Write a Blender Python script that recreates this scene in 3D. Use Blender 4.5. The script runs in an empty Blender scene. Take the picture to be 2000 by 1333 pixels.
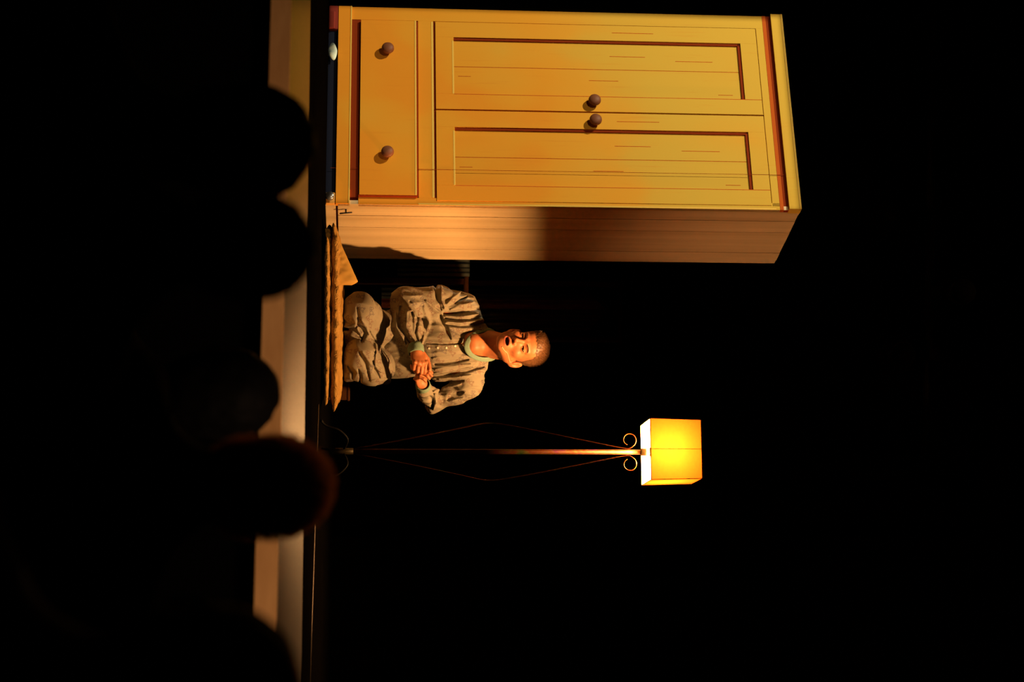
import bpy, bmesh, math, random
import numpy as np
from mathutils import Vector, Matrix
from mathutils.bvhtree import BVHTree
random.seed(7)
sc = bpy.context.scene
COL = sc.collection

# ------------------------------------------------------------------ camera (the photograph is a portrait shot lying on its side)
F = 3440.0
PITCH = math.atan(280 / 3440.0)
ROLL = 0.008
CAM = Vector((0, 0, 0.2))
fwd = Vector((0, math.cos(PITCH), math.sin(PITCH)))
rt = Vector((1, 0, 0))
upv = rt.cross(fwd)
XC = (upv - ROLL * rt).normalized()       # picture right = up in the room
NY = (rt + ROLL * upv).normalized()       # picture down = right in the room


def ray(x, y):
    return fwd * F + XC * (x - 1000) + NY * (y - 666.5)


def P(x, y, d):
    """Point in the room seen at photo pixel (x, y), at depth d behind the camera."""
    r = ray(x, y)
    return CAM + r * (d / r.y)


cam = bpy.data.cameras.new('camera')
cam.sensor_width = 36
cam.lens = F / 2000 * 36
cam.clip_end = 60
cam.clip_start = 0.05
cam.dof.use_dof = True
cam.dof.focus_distance = 7.85
cam.dof.aperture_fstop = 3.2
camo = bpy.data.objects.new('camera', cam)
COL.objects.link(camo)
camo.matrix_world = Matrix.Translation(CAM) @ Matrix((XC, -NY, -fwd)).transposed().to_4x4()
sc.camera = camo

# ------------------------------------------------------------------ world and exposure
w = bpy.data.worlds.new('world')
sc.world = w
w.use_nodes = True
w.node_tree.nodes['Background'].inputs[0].default_value = (1, 0.6, 0.35, 1)
w.node_tree.nodes['Background'].inputs[1].default_value = 0.0008
sc.view_settings.view_transform = 'Standard'
sc.view_settings.look = 'None'
sc.view_settings.gamma = 1
sc.view_settings.use_curve_mapping = False
sc.view_settings.exposure = 0.0
sc.cycles.max_bounces = 6
sc.cycles.sample_clamp_indirect = 4.0


def lamp(name, kind, loc, energy, color, target=None, **kw):
    l = bpy.data.lights.new(name, kind)
    l.energy = energy
    l.color = color
    for k, v in kw.items():
        setattr(l, k, v)
    o = bpy.data.objects.new(name, l)
    COL.objects.link(o)
    o.location = loc
    if target is not None:
        o.rotation_euler = (Vector(target) - Vector(loc)).to_track_quat('-Z', 'Y').to_euler()
    return o


# wardrobe frame (left front corner, looking at it) used by the spots masked to its outline
TH = math.radians(23.5)
WN = Vector((-0.613, 8.0, 0))
WS = Vector((math.cos(TH), -math.sin(TH), 0))          # along the front, left to right
WB = Vector((math.sin(TH), math.cos(TH), 0))           # from front to back
WL = WN - WS * 1.09
W_MAT = Matrix.Translation(WL) @ Matrix.Rotation(-TH, 4, 'Z')


def wp(s, b, z):
    return WL + WS * s + WB * b + Vector((0, 0, z))


def mth(nt_, op, a, b=None, c=None):
    n = nt_.nodes.new('ShaderNodeMath')
    n.operation = op
    for i, v in enumerate((a, b, c)):
        if v is None:
            continue
        if isinstance(v, (int, float)):
            n.inputs[i].default_value = v
        else:
            nt_.links.new(v, n.inputs[i])
    return n.outputs[0]


def masked_spot(name, direction, dist, energy, color):
    """Spot masked in its light nodes to the outline of the wardrobe front."""
    wc = wp(0.56, 0, 1.09)
    spot = lamp(name, 'SPOT', wc + direction.normalized() * dist, energy, color, wc,
                spot_size=math.radians(30), spot_blend=0.0, shadow_soft_size=0.02)
    bpy.context.view_layer.update()
    inv = spot.matrix_world.inverted()
    quad = []
    for s, z in ((0.028, 0.0), (1.089, 0.0), (1.089, 2.185), (0.028, 2.185)):
        q = inv @ wp(s, -0.03 if z > 1 else 0.0, z)
        quad.append((q.x / -q.z, q.y / -q.z))
    spot.data.use_nodes = True
    nt = spot.data.node_tree
    em = next(n for n in nt.nodes if n.type == 'EMISSION')
    tc = nt.nodes.new('ShaderNodeTexCoord')
    sep = nt.nodes.new('ShaderNodeSeparateXYZ')
    nt.links.new(tc.outputs['Normal'], sep.inputs[0])
    az = mth(nt, 'ABSOLUTE', sep.outputs[2])
    U = mth(nt, 'DIVIDE', sep.outputs[0], az)
    V = mth(nt, 'DIVIDE', sep.outputs[1], az)
    mask = None
    cxm = sum(q[0] for q in quad) / 4
    cym = sum(q[1] for q in quad) / 4
    for i in range(4):
        (x0, y0), (x1, y1) = quad[i], quad[(i + 1) % 4]
        a, b = -(y1 - y0), (x1 - x0)
        ln = math.hypot(a, b)
        a, b = a / ln, b / ln
        c = -(a * x0 + b * y0)
        if a * cxm + b * cym + c < 0:
            a, b, c = -a, -b, -c
        e = mth(nt, 'ADD', mth(nt, 'MULTIPLY', U, a), mth(nt, 'MULTIPLY', V, b))
        g = mth(nt, 'GREATER_THAN', e, -c)
        mask = g if mask is None else mth(nt, 'MULTIPLY', mask, g)
    nt.links.new(mask, em.inputs['Strength'])


# high left spot replaces the projector; weaker frontal fill added to lift its shadows
masked_spot('wardrobe_main_spot', -WB - WS * 0.62 + Vector((0, 0, 0.86)), 7.0, 2050, (1.0, 0.88, 0.60))
masked_spot('wardrobe_added_fill', -WB + WS * 0.05 + Vector((0, 0, 0.30)), 6.5, 330, (1.0, 0.78, 0.50))

# added warm wash, unseen source, brightening the stage front and the bed quilt
lamp('added_front_wash', 'SPOT', (1.6, 1.2, 2.2), 320, (1.0, 0.62, 0.34), (0.1, 4.7, 0.0),
     spot_size=math.radians(38), spot_blend=0.9, shadow_soft_size=0.35)


# unseen spots added for single effects: audience hair rim, left boards, upper wardrobe side
lamp('added_rim_spot', 'SPOT', (-1.2, 9.4, 4.6), 125, (1.0, 0.52, 0.26), (0.235, 2.5, 0.18),
     spot_size=math.radians(4.6), spot_blend=0.8, shadow_soft_size=0.05)  # added to rim the hair of one audience head
lamp('added_floor_spot', 'SPOT', (-2.6, 4.6, 3.6), 200, (1.0, 0.60, 0.28), (-1.15, 5.35, 0.0),
     spot_size=math.radians(26), spot_blend=1.0, shadow_soft_size=0.1)  # added spill of light on the left forestage boards
lamp('added_side_spot', 'SPOT', (4.2, 4.6, 4.6), 640, (1.0, 0.50, 0.22), (-0.45, 8.3, 2.25),
     spot_size=math.radians(17), spot_blend=1.0, shadow_soft_size=0.15)  # added from high right to lighten the upper wardrobe side


# ------------------------------------------------------------------ materials
def mat(name, base, rough=0.7, metal=0.0, spec=0.3, **kw):
    m = bpy.data.materials.new(name)
    m.use_nodes = True
    b = m.node_tree.nodes['Principled BSDF']
    b.inputs['Base Color'].default_value = (*base, 1)
    b.inputs['Roughness'].default_value = rough
    b.inputs['Metallic'].default_value = metal
    b.inputs['Specular IOR Level'].default_value = spec
    for k, v in kw.items():
        b.inputs[k].default_value = v
    return m


def nodes(m):
    return m.node_tree, m.node_tree.nodes['Principled BSDF']


def nd(nt_, t, **kw):
    n = nt_.nodes.new(t)
    for k, v in kw.items():
        setattr(n, k, v)
    return n


def noise(nt_, scale, mapping=(1, 1, 1), detail=3, coord='Object', rough=0.5, dist=0.0):
    t = nd(nt_, 'ShaderNodeTexCoord')
    mp = nd(nt_, 'ShaderNodeMapping')
    mp.inputs['Scale'].default_value = mapping
    nt_.links.new(t.outputs[coord], mp.inputs[0])
    n = nd(nt_, 'ShaderNodeTexNoise')
    n.inputs['Scale'].default_value = scale
    n.inputs['Detail'].default_value = detail
    n.inputs['Roughness'].default_value = rough
    n.inputs['Distortion'].default_value = dist
    nt_.links.new(mp.outputs[0], n.inputs['Vector'])
    return n.outputs['Fac']


def ramp(nt_, fac, stops, interp='LINEAR'):
    r = nd(nt_, 'ShaderNodeValToRGB')
    r.color_ramp.interpolation = interp
    el = r.color_ramp.elements
    while len(el) > len(stops):
        el.remove(el[-1])
    while len(el) < len(stops):
        el.new(0.5)
    for e, (p, c) in zip(el, stops):
        e.position = p
        e.color = (*c, 1)
    nt_.links.new(fac, r.inputs[0])
    return r.outputs[0]


def mixc(nt_, fac, a, b, blend='MIX'):
    n = nd(nt_, 'ShaderNodeMix', data_type='RGBA', blend_type=blend)
    for s, v in ((0, fac), (6, a), (7, b)):
        if isinstance(v, (int, float)):
            n.inputs[s].default_value = v
        elif isinstance(v, tuple):
            n.inputs[s].default_value = (*v, 1)
        else:
            nt_.links.new(v, n.inputs[s])
    return n.outputs[2]


def bump(m, fac, strength=0.3, dist=0.01):
    nt_, b = nodes(m)
    n = nd(nt_, 'ShaderNodeBump')
    n.inputs['Strength'].default_value = strength
    n.inputs['Distance'].default_value = dist
    nt_.links.new(fac, n.inputs['Height'])
    nt_.links.new(n.outputs[0], b.inputs['Normal'])


M = {}
# painted pine: broad orange and ochre patches like the illustration, orange at the foot and ochre towards the top
m = mat('painted_pine', (0.6, 0.3, 0.05), 0.75, spec=0.1)
nt2, b2 = nodes(m)
tcn = nd(nt2, 'ShaderNodeTexCoord')
sp = nd(nt2, 'ShaderNodeSeparateXYZ')
nt2.links.new(tcn.outputs['Object'], sp.inputs[0])
patch = noise(nt2, 1.6, (1.6, 1.0, 1.0), 2)
hgt = mth(nt2, 'ADD', mth(nt2, 'MULTIPLY', sp.outputs[2], 0.30), mth(nt2, 'MULTIPLY', patch, 0.9))
hgt = mth(nt2, 'SUBTRACT', hgt, mth(nt2, 'MULTIPLY', sp.outputs[0], 0.08))
colr = ramp(nt2, hgt, [(0.0, (0.68, 0.245, 0.016)), (0.52, (0.69, 0.26, 0.018)), (0.60, (0.68, 0.29, 0.022)),
                       (0.74, (0.66, 0.31, 0.028)), (0.86, (0.60, 0.345, 0.040)), (1.0, (0.58, 0.36, 0.045))])
gr = noise(nt2, 9, (7, 1, 0.35), 4, rough=0.6)
colr = mixc(nt2, mth(nt2, 'MULTIPLY', ramp(nt2, gr, [(0.60, (0, 0, 0)), (0.72, (1, 1, 1))]), 0.22), colr, (0.55, 0.16, 0.015))
nt2.links.new(colr, b2.inputs['Base Color'])
M['pine'] = m
M['pine_light'] = mat('pale_pine_edge', (0.74, 0.46, 0.085), 0.7, spec=0.1)
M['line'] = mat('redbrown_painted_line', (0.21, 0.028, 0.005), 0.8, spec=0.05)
M['line_soft'] = mat('orange_brown_line', (0.46, 0.09, 0.012), 0.8, spec=0.05)
M['redfoot'] = mat('dull_red_foot_paint', (0.22, 0.03, 0.02), 0.8, spec=0.1)
M['navy'] = mat('dark_navy_plinth', (0.006, 0.008, 0.02), 0.8, spec=0.1)
M['knob'] = mat('brown_knob', (0.17, 0.055, 0.022), 0.55, spec=0.25)
m = mat('cream_painted_board', (0.60, 0.44, 0.26), 0.42, spec=0.35)
nt2, b2 = nodes(m)
c = ramp(nt2, noise(nt2, 3, (3, 6, 0.25), 4), [(0.25, (0.48, 0.34, 0.17)), (0.7, (0.66, 0.49, 0.27))])
nt2.links.new(c, b2.inputs['Base Color'])
M['cream'] = m
M['white'] = mat('white_cloth', (0.62, 0.9, 0.95), 0.8)
M['black'] = mat('black_cloth', (0.004, 0.004, 0.005), 0.95, spec=0.02)
M['black_metal'] = mat('black_metal', (0.02, 0.02, 0.02), 0.5, metal=0.2)
M['drape'] = mat('black_stage_drape', (0.0014, 0.0013, 0.0013), 1.0, spec=0.0)
M['ply'] = mat('black_painted_wall', (0.0015, 0.0015, 0.0015), 1.0, spec=0.0)
M['marley'] = mat('black_dance_floor', (0.004, 0.0035, 0.003), 0.85, spec=0.0)
nt2, b2 = nodes(M['marley'])
nt2.links.new(ramp(nt2, noise(nt2, 3, (1, 8, 1)), [(0.3, (0.0012, 0.001, 0.0009)), (0.8, (0.003, 0.0026, 0.0022))]), b2.inputs['Base Color'])
m = mat('brown_stage_boards', (0.11, 0.045, 0.016), 0.38, spec=0.4)
nt2, b2 = nodes(m)
tcn = nd(nt2, 'ShaderNodeTexCoord')
wv = nd(nt2, 'ShaderNodeTexWave', bands_direction='X')
wv.inputs['Scale'].default_value = 1.6
nt2.links.new(tcn.outputs['Object'], wv.inputs[0])
c = ramp(nt2, noise(nt2, 4, (6, 0.6, 1), 5), [(0.3, (0.018, 0.0065, 0.002)), (0.75, (0.038, 0.0145, 0.0048))])
c = mixc(nt2, ramp(nt2, wv.outputs['Fac'], [(0.0, (1, 1, 1)), (0.02, (0, 0, 0))]), c, (0.02, 0.008, 0.004))
nt2.links.new(c, b2.inputs['Base Color'])
M['boards'] = m
m = mat('pale_wood_nosing', (0.55, 0.30, 0.13), 0.5, spec=0.3)
nt2, b2 = nodes(m)
nt2.links.new(ramp(nt2, noise(nt2, 3, (0.6, 6, 9), 5), [(0.3, (0.58, 0.30, 0.12)), (0.75, (0.76, 0.43, 0.19))]), b2.inputs['Base Color'])
M['nosing'] = m


# ------------------------------------------------------------------ mesh helpers
def link(name, me, parent=None, loc=None):
    o = bpy.data.objects.new(name, me)
    COL.objects.link(o)
    if parent is not None:
        o.parent = parent
    if loc is not None:
        o.location = loc
    return o


def tag(o, label=None, cat=None, group=None, kind=None):
    for k, v in (('label', label), ('category', cat), ('group', group), ('kind', kind)):
        if v:
            o[k] = v
    return o


def empty(name, loc, label, cat, group=None, rot=None):
    o = bpy.data.objects.new(name, None)
    COL.objects.link(o)
    o.location = loc
    if rot is not None:
        o.rotation_euler = rot
    o.empty_display_size = 0.05
    tag(o, label, cat, group)
    return o


class MB:
    def __init__(self):
        self.v, self.f, self.m, self.sm = [], [], [], []

    def add(self, vs, fs, mi=0, smooth=False):
        n = len(self.v)
        self.v += [tuple(v) for v in vs]
        self.f += [tuple(i + n for i in f) for f in fs]
        self.m += [mi] * len(fs)
        self.sm += [smooth] * len(fs)
        return self

    def box(self, x0, x1, y0, y1, z0, z1, mi=0):
        vs = [(x, y, z) for x in (x0, x1) for y in (y0, y1) for z in (z0, z1)]
        fs = [(0, 1, 3, 2), (4, 6, 7, 5), (0, 4, 5, 1), (2, 3, 7, 6), (0, 2, 6, 4), (1, 5, 7, 3)]
        return self.add(vs, fs, mi)

    def tube(self, pts, r, seg=10, mi=0, cap=True, flat=1.0):
        pts = [Vector(p) for p in pts]
        rs = r if isinstance(r, (list, tuple)) else [r] * len(pts)
        vs, fs = [], []
        prev = None
        for i, p in enumerate(pts):
            t = (pts[min(i + 1, len(pts) - 1)] - pts[max(i - 1, 0)]).normalized()
            if prev is None:
                a = t.orthogonal().normalized()
            else:
                a = (prev - t * prev.dot(t)).normalized()
            prev = a
            b = t.cross(a)
            for k in range(seg):
                an = 2 * math.pi * k / seg
                vs.append(p + (a * math.cos(an) + b * math.sin(an) * flat) * rs[i])
        for i in range(len(pts) - 1):
            for k in range(seg):
                fs.append((i * seg + k, i * seg + (k + 1) % seg, (i + 1) * seg + (k + 1) % seg, (i + 1) * seg + k))
        if cap:
            fs.append(tuple(range(seg))[::-1])
            fs.append(tuple(range((len(pts) - 1) * seg, len(pts) * seg)))
        return self.add(vs, fs, mi, True)

    def lathe(self, prof, seg=20, mi=0, axis='Z', origin=(0, 0, 0)):
        vs, fs = [], []
        for (r, h) in prof:
            for k in range(seg):
                an = 2 * math.pi * k / seg
                a, b = r * math.cos(an), r * math.sin(an)
                v = (a, b, h) if axis == 'Z' else (a, -h, b)
                vs.append((v[0] + origin[0], v[1] + origin[1], v[2] + origin[2]))
        for i in range(len(prof) - 1):
            for k in range(seg):
                fs.append((i * seg + k, i * seg + (k + 1) % seg, (i + 1) * seg + (k + 1) % seg, (i + 1) * seg + k))
        return self.add(vs, fs, mi, True)

    def ball(self, c, r, seg=14, mi=0):
        vs, fs = [], []
        n = seg // 2
        r = r if isinstance(r, (tuple, list)) else (r, r, r)
        for i in range(n + 1):
            ph = math.pi * i / n
            for k in range(seg):
                th = 2 * math.pi * k / seg
                vs.append((c[0] + r[0] * math.sin(ph) * math.cos(th), c[1] + r[1] * math.sin(ph) * math.sin(th), c[2] + r[2] * math.cos(ph)))
        for i in range(n):
            for k in range(seg):
                fs.append((i * seg + k, (i + 1) * seg + k, (i + 1) * seg + (k + 1) % seg, i * seg + (k + 1) % seg))
        return self.add(vs, fs, mi, True)

    def build(self, name, mats, parent=None, bevel=0.0):
        me = bpy.data.meshes.new(name)
        me.from_pydata(self.v, [], self.f)
        for mm in (mats if isinstance(mats, (list, tuple)) else [mats]):
            me.materials.append(mm)
        me.polygons.foreach_set('material_index', self.m)
        me.polygons.foreach_set('use_smooth', self.sm)
        bm = bmesh.new()
        bm.from_mesh(me)
        bmesh.ops.recalc_face_normals(bm, faces=bm.faces)
        bm.to_mesh(me)
        bm.free()
        me.update()
        o = link(name, me, parent)
        if bevel:
            md = o.modifiers.new('edge', 'BEVEL')
            md.width = bevel
            md.segments = 2
            md.limit_method = 'ANGLE'
        return o


# ------------------------------------------------------------------ the setting
# house floor (below the stage), stage floor (dance floor), forestage boards, nosing, walls
MB().box(-6.5, 6.5, -2, 4.0, -1.2, -1.15).build('floor', M['ply'])['kind'] = 'structure'
DL, DR = Vector((-0.866, 4.47, 0)), Vector((0.606, 3.98, 0))          # stage edge runs slightly oblique
ed = (DR - DL).normalized()
E0, E1 = DL - ed * 5.5, DR + ed * 5.5
BL, BR = Vector((-1.13, 5.85, 0)), Vector((1.07, 5.50, 0))           # where the boards meet the dance floor
bd = (BR - BL).normalized()
B0, B1 = BL - bd * 5.0, BR + bd * 5.0


def slab(name, quad_, z0, z1, m_, kind='structure'):
    vs = [(q.x, q.y, z) for z in (z0, z1) for q in quad_]
    n = len(quad_)
    fs = [tuple(range(n))[::-1], tuple(range(n, 2 * n))] + [(i, (i + 1) % n, n + (i + 1) % n, n + i) for i in range(n)]
    o = MB().add(vs, fs).build(name, m_)
    o['kind'] = kind
    return o


slab('floor_forestage', [E0, E1, B1, B0], -0.05, 0.0, M['boards'])
slab('floor_stage', [B0, B1, Vector((6.5, 11.6, 0)), Vector((-6.5, 11.6, 0))], -0.05, 0.0, M['marley'])
pn = Vector((ed.y, -ed.x, 0))
slab('trim_1', [E0 + pn * 0.02, E1 + pn * 0.02, E1, E0], -0.05, 0.0, M['nosing'])
slab('wall_front', [E0 - pn * 0.03, E1 - pn * 0.03, E1 - pn * 0.08, E0 - pn * 0.08], -1.15, -0.052, M['ply'])
# thin bright metal strip let into the floor on the right
g0 = Vector((0.26, 7.05, 0.002))
g1 = Vector((1.35, 6.13, 0.002))
mt = mat('worn_metal_strip', (0.10, 0.07, 0.05), 0.5, metal=0.6)
MB().tube([g0, g0.lerp(g1, 0.33) + Vector((0.01, 0.01, 0)), g0.lerp(g1, 0.66), g1], 0.0035, 6).build('trim_2', mt)['kind'] = 'structure'
MB().box(-6.5, 6.5, 11.5, 11.6, -0.05, 5.6).build('wall_back', M['ply'])['kind'] = 'structure'
MB().box(-6.6, -6.5, -2, 11.6, -1.2, 6.3).build('wall_left', M['ply'])['kind'] = 'structure'
MB().box(6.5, 6.6, -2, 11.6, -1.2, 6.3).build('wall_right', M['ply'])['kind'] = 'structure'
MB().box(-6.5, 6.5, -2, 11.6, 6.2, 6.3).build('ceiling', M['ply'])['kind'] = 'structure'


def drape(name, x0, x1, y, z0, z1, label, depth=0.07, pitch=0.22, group=None):
    n = int((x1 - x0) / 0.02)
    vs, fs = [], []
    for j, z in enumerate((z0, (z0 + z1) / 2, z1)):
        for side in (0, 1):
            for i in range(n + 1):
                x = x0 + (x1 - x0) * i / n
                ph = x / pitch * 2 * math.pi
                yy = y + depth * 0.5 * math.sin(ph + 0.6 * math.sin(ph * 0.37 + j * 0.3)) + side * 0.006
                vs.append((x, yy, z))
    for j in range(2):
        for side in (0, 1):
            for i in range(n):
                a = (j * 2 + side) * (n + 1) + i
                b = ((j + 1) * 2 + side) * (n + 1) + i
                fs.append((a, a + 1, b + 1, b))
    o = MB().add(vs, fs, 0, True).build(name, M['drape'])
    tag(o, label, 'curtain', group)
    return o


drape('stage_curtain', -6.2, 1.12, 10.6, 0.0, 5.5, 'long black back curtain hanging behind the wardrobe and the striped clothes')
drape('stage_curtain', 1.16, 6.2, 10.35, 0.0, 5.5, 'black curtain hanging right of the curtain seam, behind the floor lamp side')

# overhead lighting bar with three dark lanterns, barely visible above the wardrobe
zb = P(1820, 400, 9.9)
bar = MB().tube([(-3.2, 9.9, zb.z + 0.01), (0.6, 9.9, zb.z - 0.02)], 0.024, 12).build('lighting_bar', mat('dull_grey_pipe', (0.006, 0.006, 0.006), 0.8, spec=0.02))
tag(bar, 'dark grey horizontal pipe of the stage lighting, high above the wardrobe', 'pipe')


def lantern(x, y, d, ln, label, drop):
    p = P(x, y, d)
    zb_ = zb.z - 0.005
    r = empty('stage_lantern', (p.x, 9.843, zb_), label, 'stage light', 'lanterns rigged on the lighting bar')
    mm = mat('lantern_black', (0.004, 0.004, 0.004), 0.8, spec=0.02)
    dz = p.z - zb_
    sg = 1 if dz > 0 else -1
    MB().tube([(0, 0, 0.03 * sg), (0, 0, dz - 0.09 * sg)], 0.009, 8).tube([(-0.10, 0, dz), (-0.10, 0, dz - 0.09 * sg), (0.10, 0, dz - 0.09 * sg), (0.10, 0, dz)], 0.006, 6).build('yoke', mm, r)
    MB().lathe([(0.0, -0.15), (0.05, -0.15), (0.065, -0.1), (0.07, 0.05), (0.075, 0.1), (0.075, ln), (0.068, ln), (0.066, 0.1), (0.0, 0.09)], 18, 0, 'Y', (0, 0, dz)).build('housing', mm, r)
    MB().box(-0.03, 0.03, -0.03, 0.03, -0.03, 0.03).build('clamp', mm, r)
    return r


lantern(1712, 428, 9.9, 0.12, 'small dark stage light hung lowest under the bar, above the wardrobe side', 0)
lantern(1742, 693, 9.9, 0.16, 'round dark stage light hung under the bar, above the kneeling person', 0)
lantern(1862, 572, 9.9, 0.12, 'dark stage light standing up from the top of the bar', 0)

# ------------------------------------------------------------------ wardrobe
wr = empty('wardrobe', WL, 'tall cartoonish pine wardrobe with two doors, a wide bottom drawer and round brown knobs', 'wardrobe', rot=(0, 0, -TH))
X0, X1 = 0.028, 1.088
MB().box(X0 + 0.004, X1 - 0.022, 0.024, 0.565, 0.046, 2.12).build('carcass', M['line'], wr)
b = MB()
edges = [0.0, 0.052, 0.118, 0.232, 0.34, 0.45, 0.53, 0.57]
for i in range(len(edges) - 1):
    off = (0, 0.003, 0.001, 0.0, 0.002, 0.0, 0.004)[i]
    b.box(X1 - 0.02, X1 - off, edges[i] + 0.0012, edges[i + 1] - 0.0012, 0.055, 2.185)
b.build('side_panel', M['cream'], wr, 0.0015)
MB().box(X1 - 0.02, X1 - 0.006, 0.02, 0.54, 0.0, 0.046).build('base_board', M['cream'], wr, 0.001)
MB().box(X1 - 0.055, X1, -0.004, 0.018, 0.002, 0.042).build('base_block', mat('orange_block', (0.75, 0.36, 0.07), 0.7), wr, 0.002)
f = MB().box(0.024, 0.158, -0.004, 0.1, 0.0, 0.046)
f.box(0.06, 0.158, -0.012, 0.05, 0.0, 0.03)
fo = f.build('foot', M['redfoot'], wr, 0.006)
fo['label'] = 'dull red foot'
MB().box(0.16, X1 - 0.056, 0.012, 0.03, 0.0, 0.046).build('plinth', M['navy'], wr)
# face frame
b = MB()
b.box(X0, X1, -0.006, 0.02, 0.046, 0.108, 0)             # base rail
b.box(X0, X1, -0.008, 0.02, 0.103, 0.109, 2)             # its pale lip
b.box(X0, 0.099, 0.0, 0.022, 0.109, 2.088, 0)           # left stile
b.box(1.052, X1, 0.0, 0.022, 0.148, 2.088, 0)            # right stile
b.box(1.079, X1, -0.001, 0.0, 0.42, 2.07, 2)
b.box(0.099, 1.052, 0.0, 0.022, 0.422, 0.494, 0)         # rail over the drawer
b.box(0.103, 1.05, -0.0012, 0.0, 0.484, 0.494, 2)
b.box(0.099, 1.07, 0.0, 0.022, 2.054, 2.088, 0)          # top rail
b.box(0.099, 1.052, 0.002, 0.022, 0.109, 0.15, 1)        # recess under the drawer, painted with the drawer's shadow
b.build('face_frame', [M['pine'], M['line'], M['pine_light']], wr, 0.001)
# cornice
b = MB()
b.box(X0 - 0.002, X1 + 0.001, -0.001, 0.022, 2.088, 2.106, 1)  # shadow under the cornice, painted as orange-brown and dark bands
b.box(X0 - 0.002, X1 + 0.001, 0.002, 0.022, 2.106, 2.128, 2)
b.box(X0 - 0.004, X1 + 0.002, -0.016, 0.03, 2.128, 2.186, 0)
b.box(X0 - 0.004, X1 + 0.002, -0.018, 0.0, 2.176, 2.186, 3)
b.box(X0, X1 - 0.021, 0.03, 0.565, 2.12, 2.184, 0)
b.build('cornice', [M['pine'], M['line_soft'], M['line'], M['pine_light']], wr, 0.0015)


def knob(parent, s, z, y0):
    k = MB().lathe([(0.0, 0.0), (0.014, 0.0), (0.011, 0.006), (0.012, 0.012), (0.024, 0.016), (0.0295, 0.024), (0.028, 0.033), (0.02, 0.040), (0.008, 0.043), (0.0, 0.0435)], 24, 0, 'Y').build('knob', M['knob'], parent)
    k.location = (s, y0, z)
    return k


# drawer
b = MB()
b.box(0.109, 1.046, -0.014, 0.02, 0.152, 0.413, 0)
b.box(0.103, 1.048, -0.001, 0.02, 0.413, 0.421, 1)
b.box(1.046, 1.0515, -0.013, 0.02, 0.148, 0.416, 1)  # drawer's shadow on its right, painted as a dark strip
b.box(0.109, 1.046, -0.0155, -0.0145, 0.405, 0.413, 2)
dr = b.build('drawer', [M['pine'], M['line'], M['pine_light']], wr, 0.001)
knob(dr, 0.281, 0.279, -0.014)
knob(dr, 0.837, 0.279, -0.014)


def door(x0, x1, px0, px1, ks):
    b = MB()
    z0, z1, pz0, pz1 = 0.504, 2.050, 0.590, 1.970
    y = -0.003
    b.box(x0, px0, y, 0.018, z0, z1)
    b.box(px1, x1, y, 0.018, z0, z1)
    b.box(px0, px1, y, 0.018, z0, pz0)
    b.box(px0, px1, y, 0.018, pz1, z1)
    xm = (px0 + px1) / 2
    b.box(px0, xm - 0.0015, 0.010, 0.018, pz0, pz1)
    b.box(xm + 0.0015, px1, 0.010, 0.018, pz0, pz1)
    b.box(xm - 0.0015, xm + 0.0015, 0.011, 0.018, pz0, pz1, 2)
    b.box(px0, px0 + 0.012, 0.003, 0.011, pz0, pz1, 1)             # recess shadow painted as strips, left and top
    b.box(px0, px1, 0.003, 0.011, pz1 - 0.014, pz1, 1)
    b.box(px0 + 0.02, px1, y - 0.001, 0.011, pz0 - 0.008, pz0, 3)             # pale bead at the bottom
    b.box(px1, px1 + 0.003, y - 0.0006, 0.01, pz0, z1, 2)
    b.box(x0 - 0.001, x1, 0.004, 0.018, z0 - 0.009, z0, 1)
    # short drawn grain strokes
    for (gx, gz, gl) in ((px0 + 0.08, 1.42, 0.17), (px0 - 0.045, 1.45, 0.2), (px0 + 0.1, 1.74, 0.18), (xm + 0.05, 0.64, 0.06), (xm + 0.06, 1.30, 0.14), (px1 - 0.03, 1.88, 0.07)):
        yy = 0.0095 if gx > px0 else y - 0.0006
        b.box(gx, gx + 0.003, yy - 0.0002, yy + 0.001, gz - gl / 2, gz + gl / 2, 2)
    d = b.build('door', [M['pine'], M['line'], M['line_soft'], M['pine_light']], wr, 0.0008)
    knob(d, ks, 1.247, y)


door(0.103, 0.583, 0.188, 0.500, 0.535)
door(0.5905, 1.066, 0.678, 0.985, 0.641)
MB().box(0.583, 0.5905, 0.006, 0.018, 0.497, 2.05).build('door_gap', M['line'], wr)
# small black latch on the side board
b = MB()
b.tube([(X1, 0.055, 0.092), (X1 + 0.016, 0.058, 0.092)], 0.004, 8)
b.tube([(X1 + 0.016, 0.064, 0.064), (X1 + 0.016, 0.052, 0.120)], 0.0035, 8)
b.build('latch', M['black_metal'], wr)
# seam across the front boards
MB().box(0.905, 0.9065, -0.0042, -0.0028, 0.02, 2.125).build('seam', M['line'], wr)
# caster at the near corner
cs = MB()
cs.lathe([(0.0, -0.01), (0.017, -0.01), (0.02, -0.006), (0.02, 0.006), (0.017, 0.01), (0.0, 0.01)], 16, 0, 'Y', (1.06, 0.0, 0.0))
co = cs.build('caster', mat('caster_metal', (0.5, 0.5, 0.5), 0.3, metal=0.8), wr)
co.location = (0.005, -0.03, 0.0205)

# a crumpled white thing lies under the wardrobe front
b = MB()
vs, fs = [], []
n1, n2 = 12, 20
for i in range(n1 + 1):
    for k in range(n2):
        ph, th = math.pi * i / n1, 2 * math.pi * k / n2
        r = 1 + 0.28 * math.sin(3 * th + 2 * ph) * math.sin(ph) + 0.15 * math.cos(5 * th)
        vs.append((0.034 * r * math.sin(ph) * math.cos(th), 0.014 * r * math.sin(ph) * math.sin(th), 0.021 + 0.021 * math.cos(ph)))
for i in range(n1):
    for k in range(n2):
        fs.append((i * n2 + k, (i + 1) * n2 + k, (i + 1) * n2 + (k + 1) % n2, i * n2 + (k + 1) % n2))
wo = b.add(vs, fs, 0, True).build('crumpled_cloth', M['white'])
wo.location = wp(0.295, -0.024, 0.0)
tag(wo, 'small crumpled pale bluish white cloth on the floor under the wardrobe drawer', 'cloth')

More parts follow.
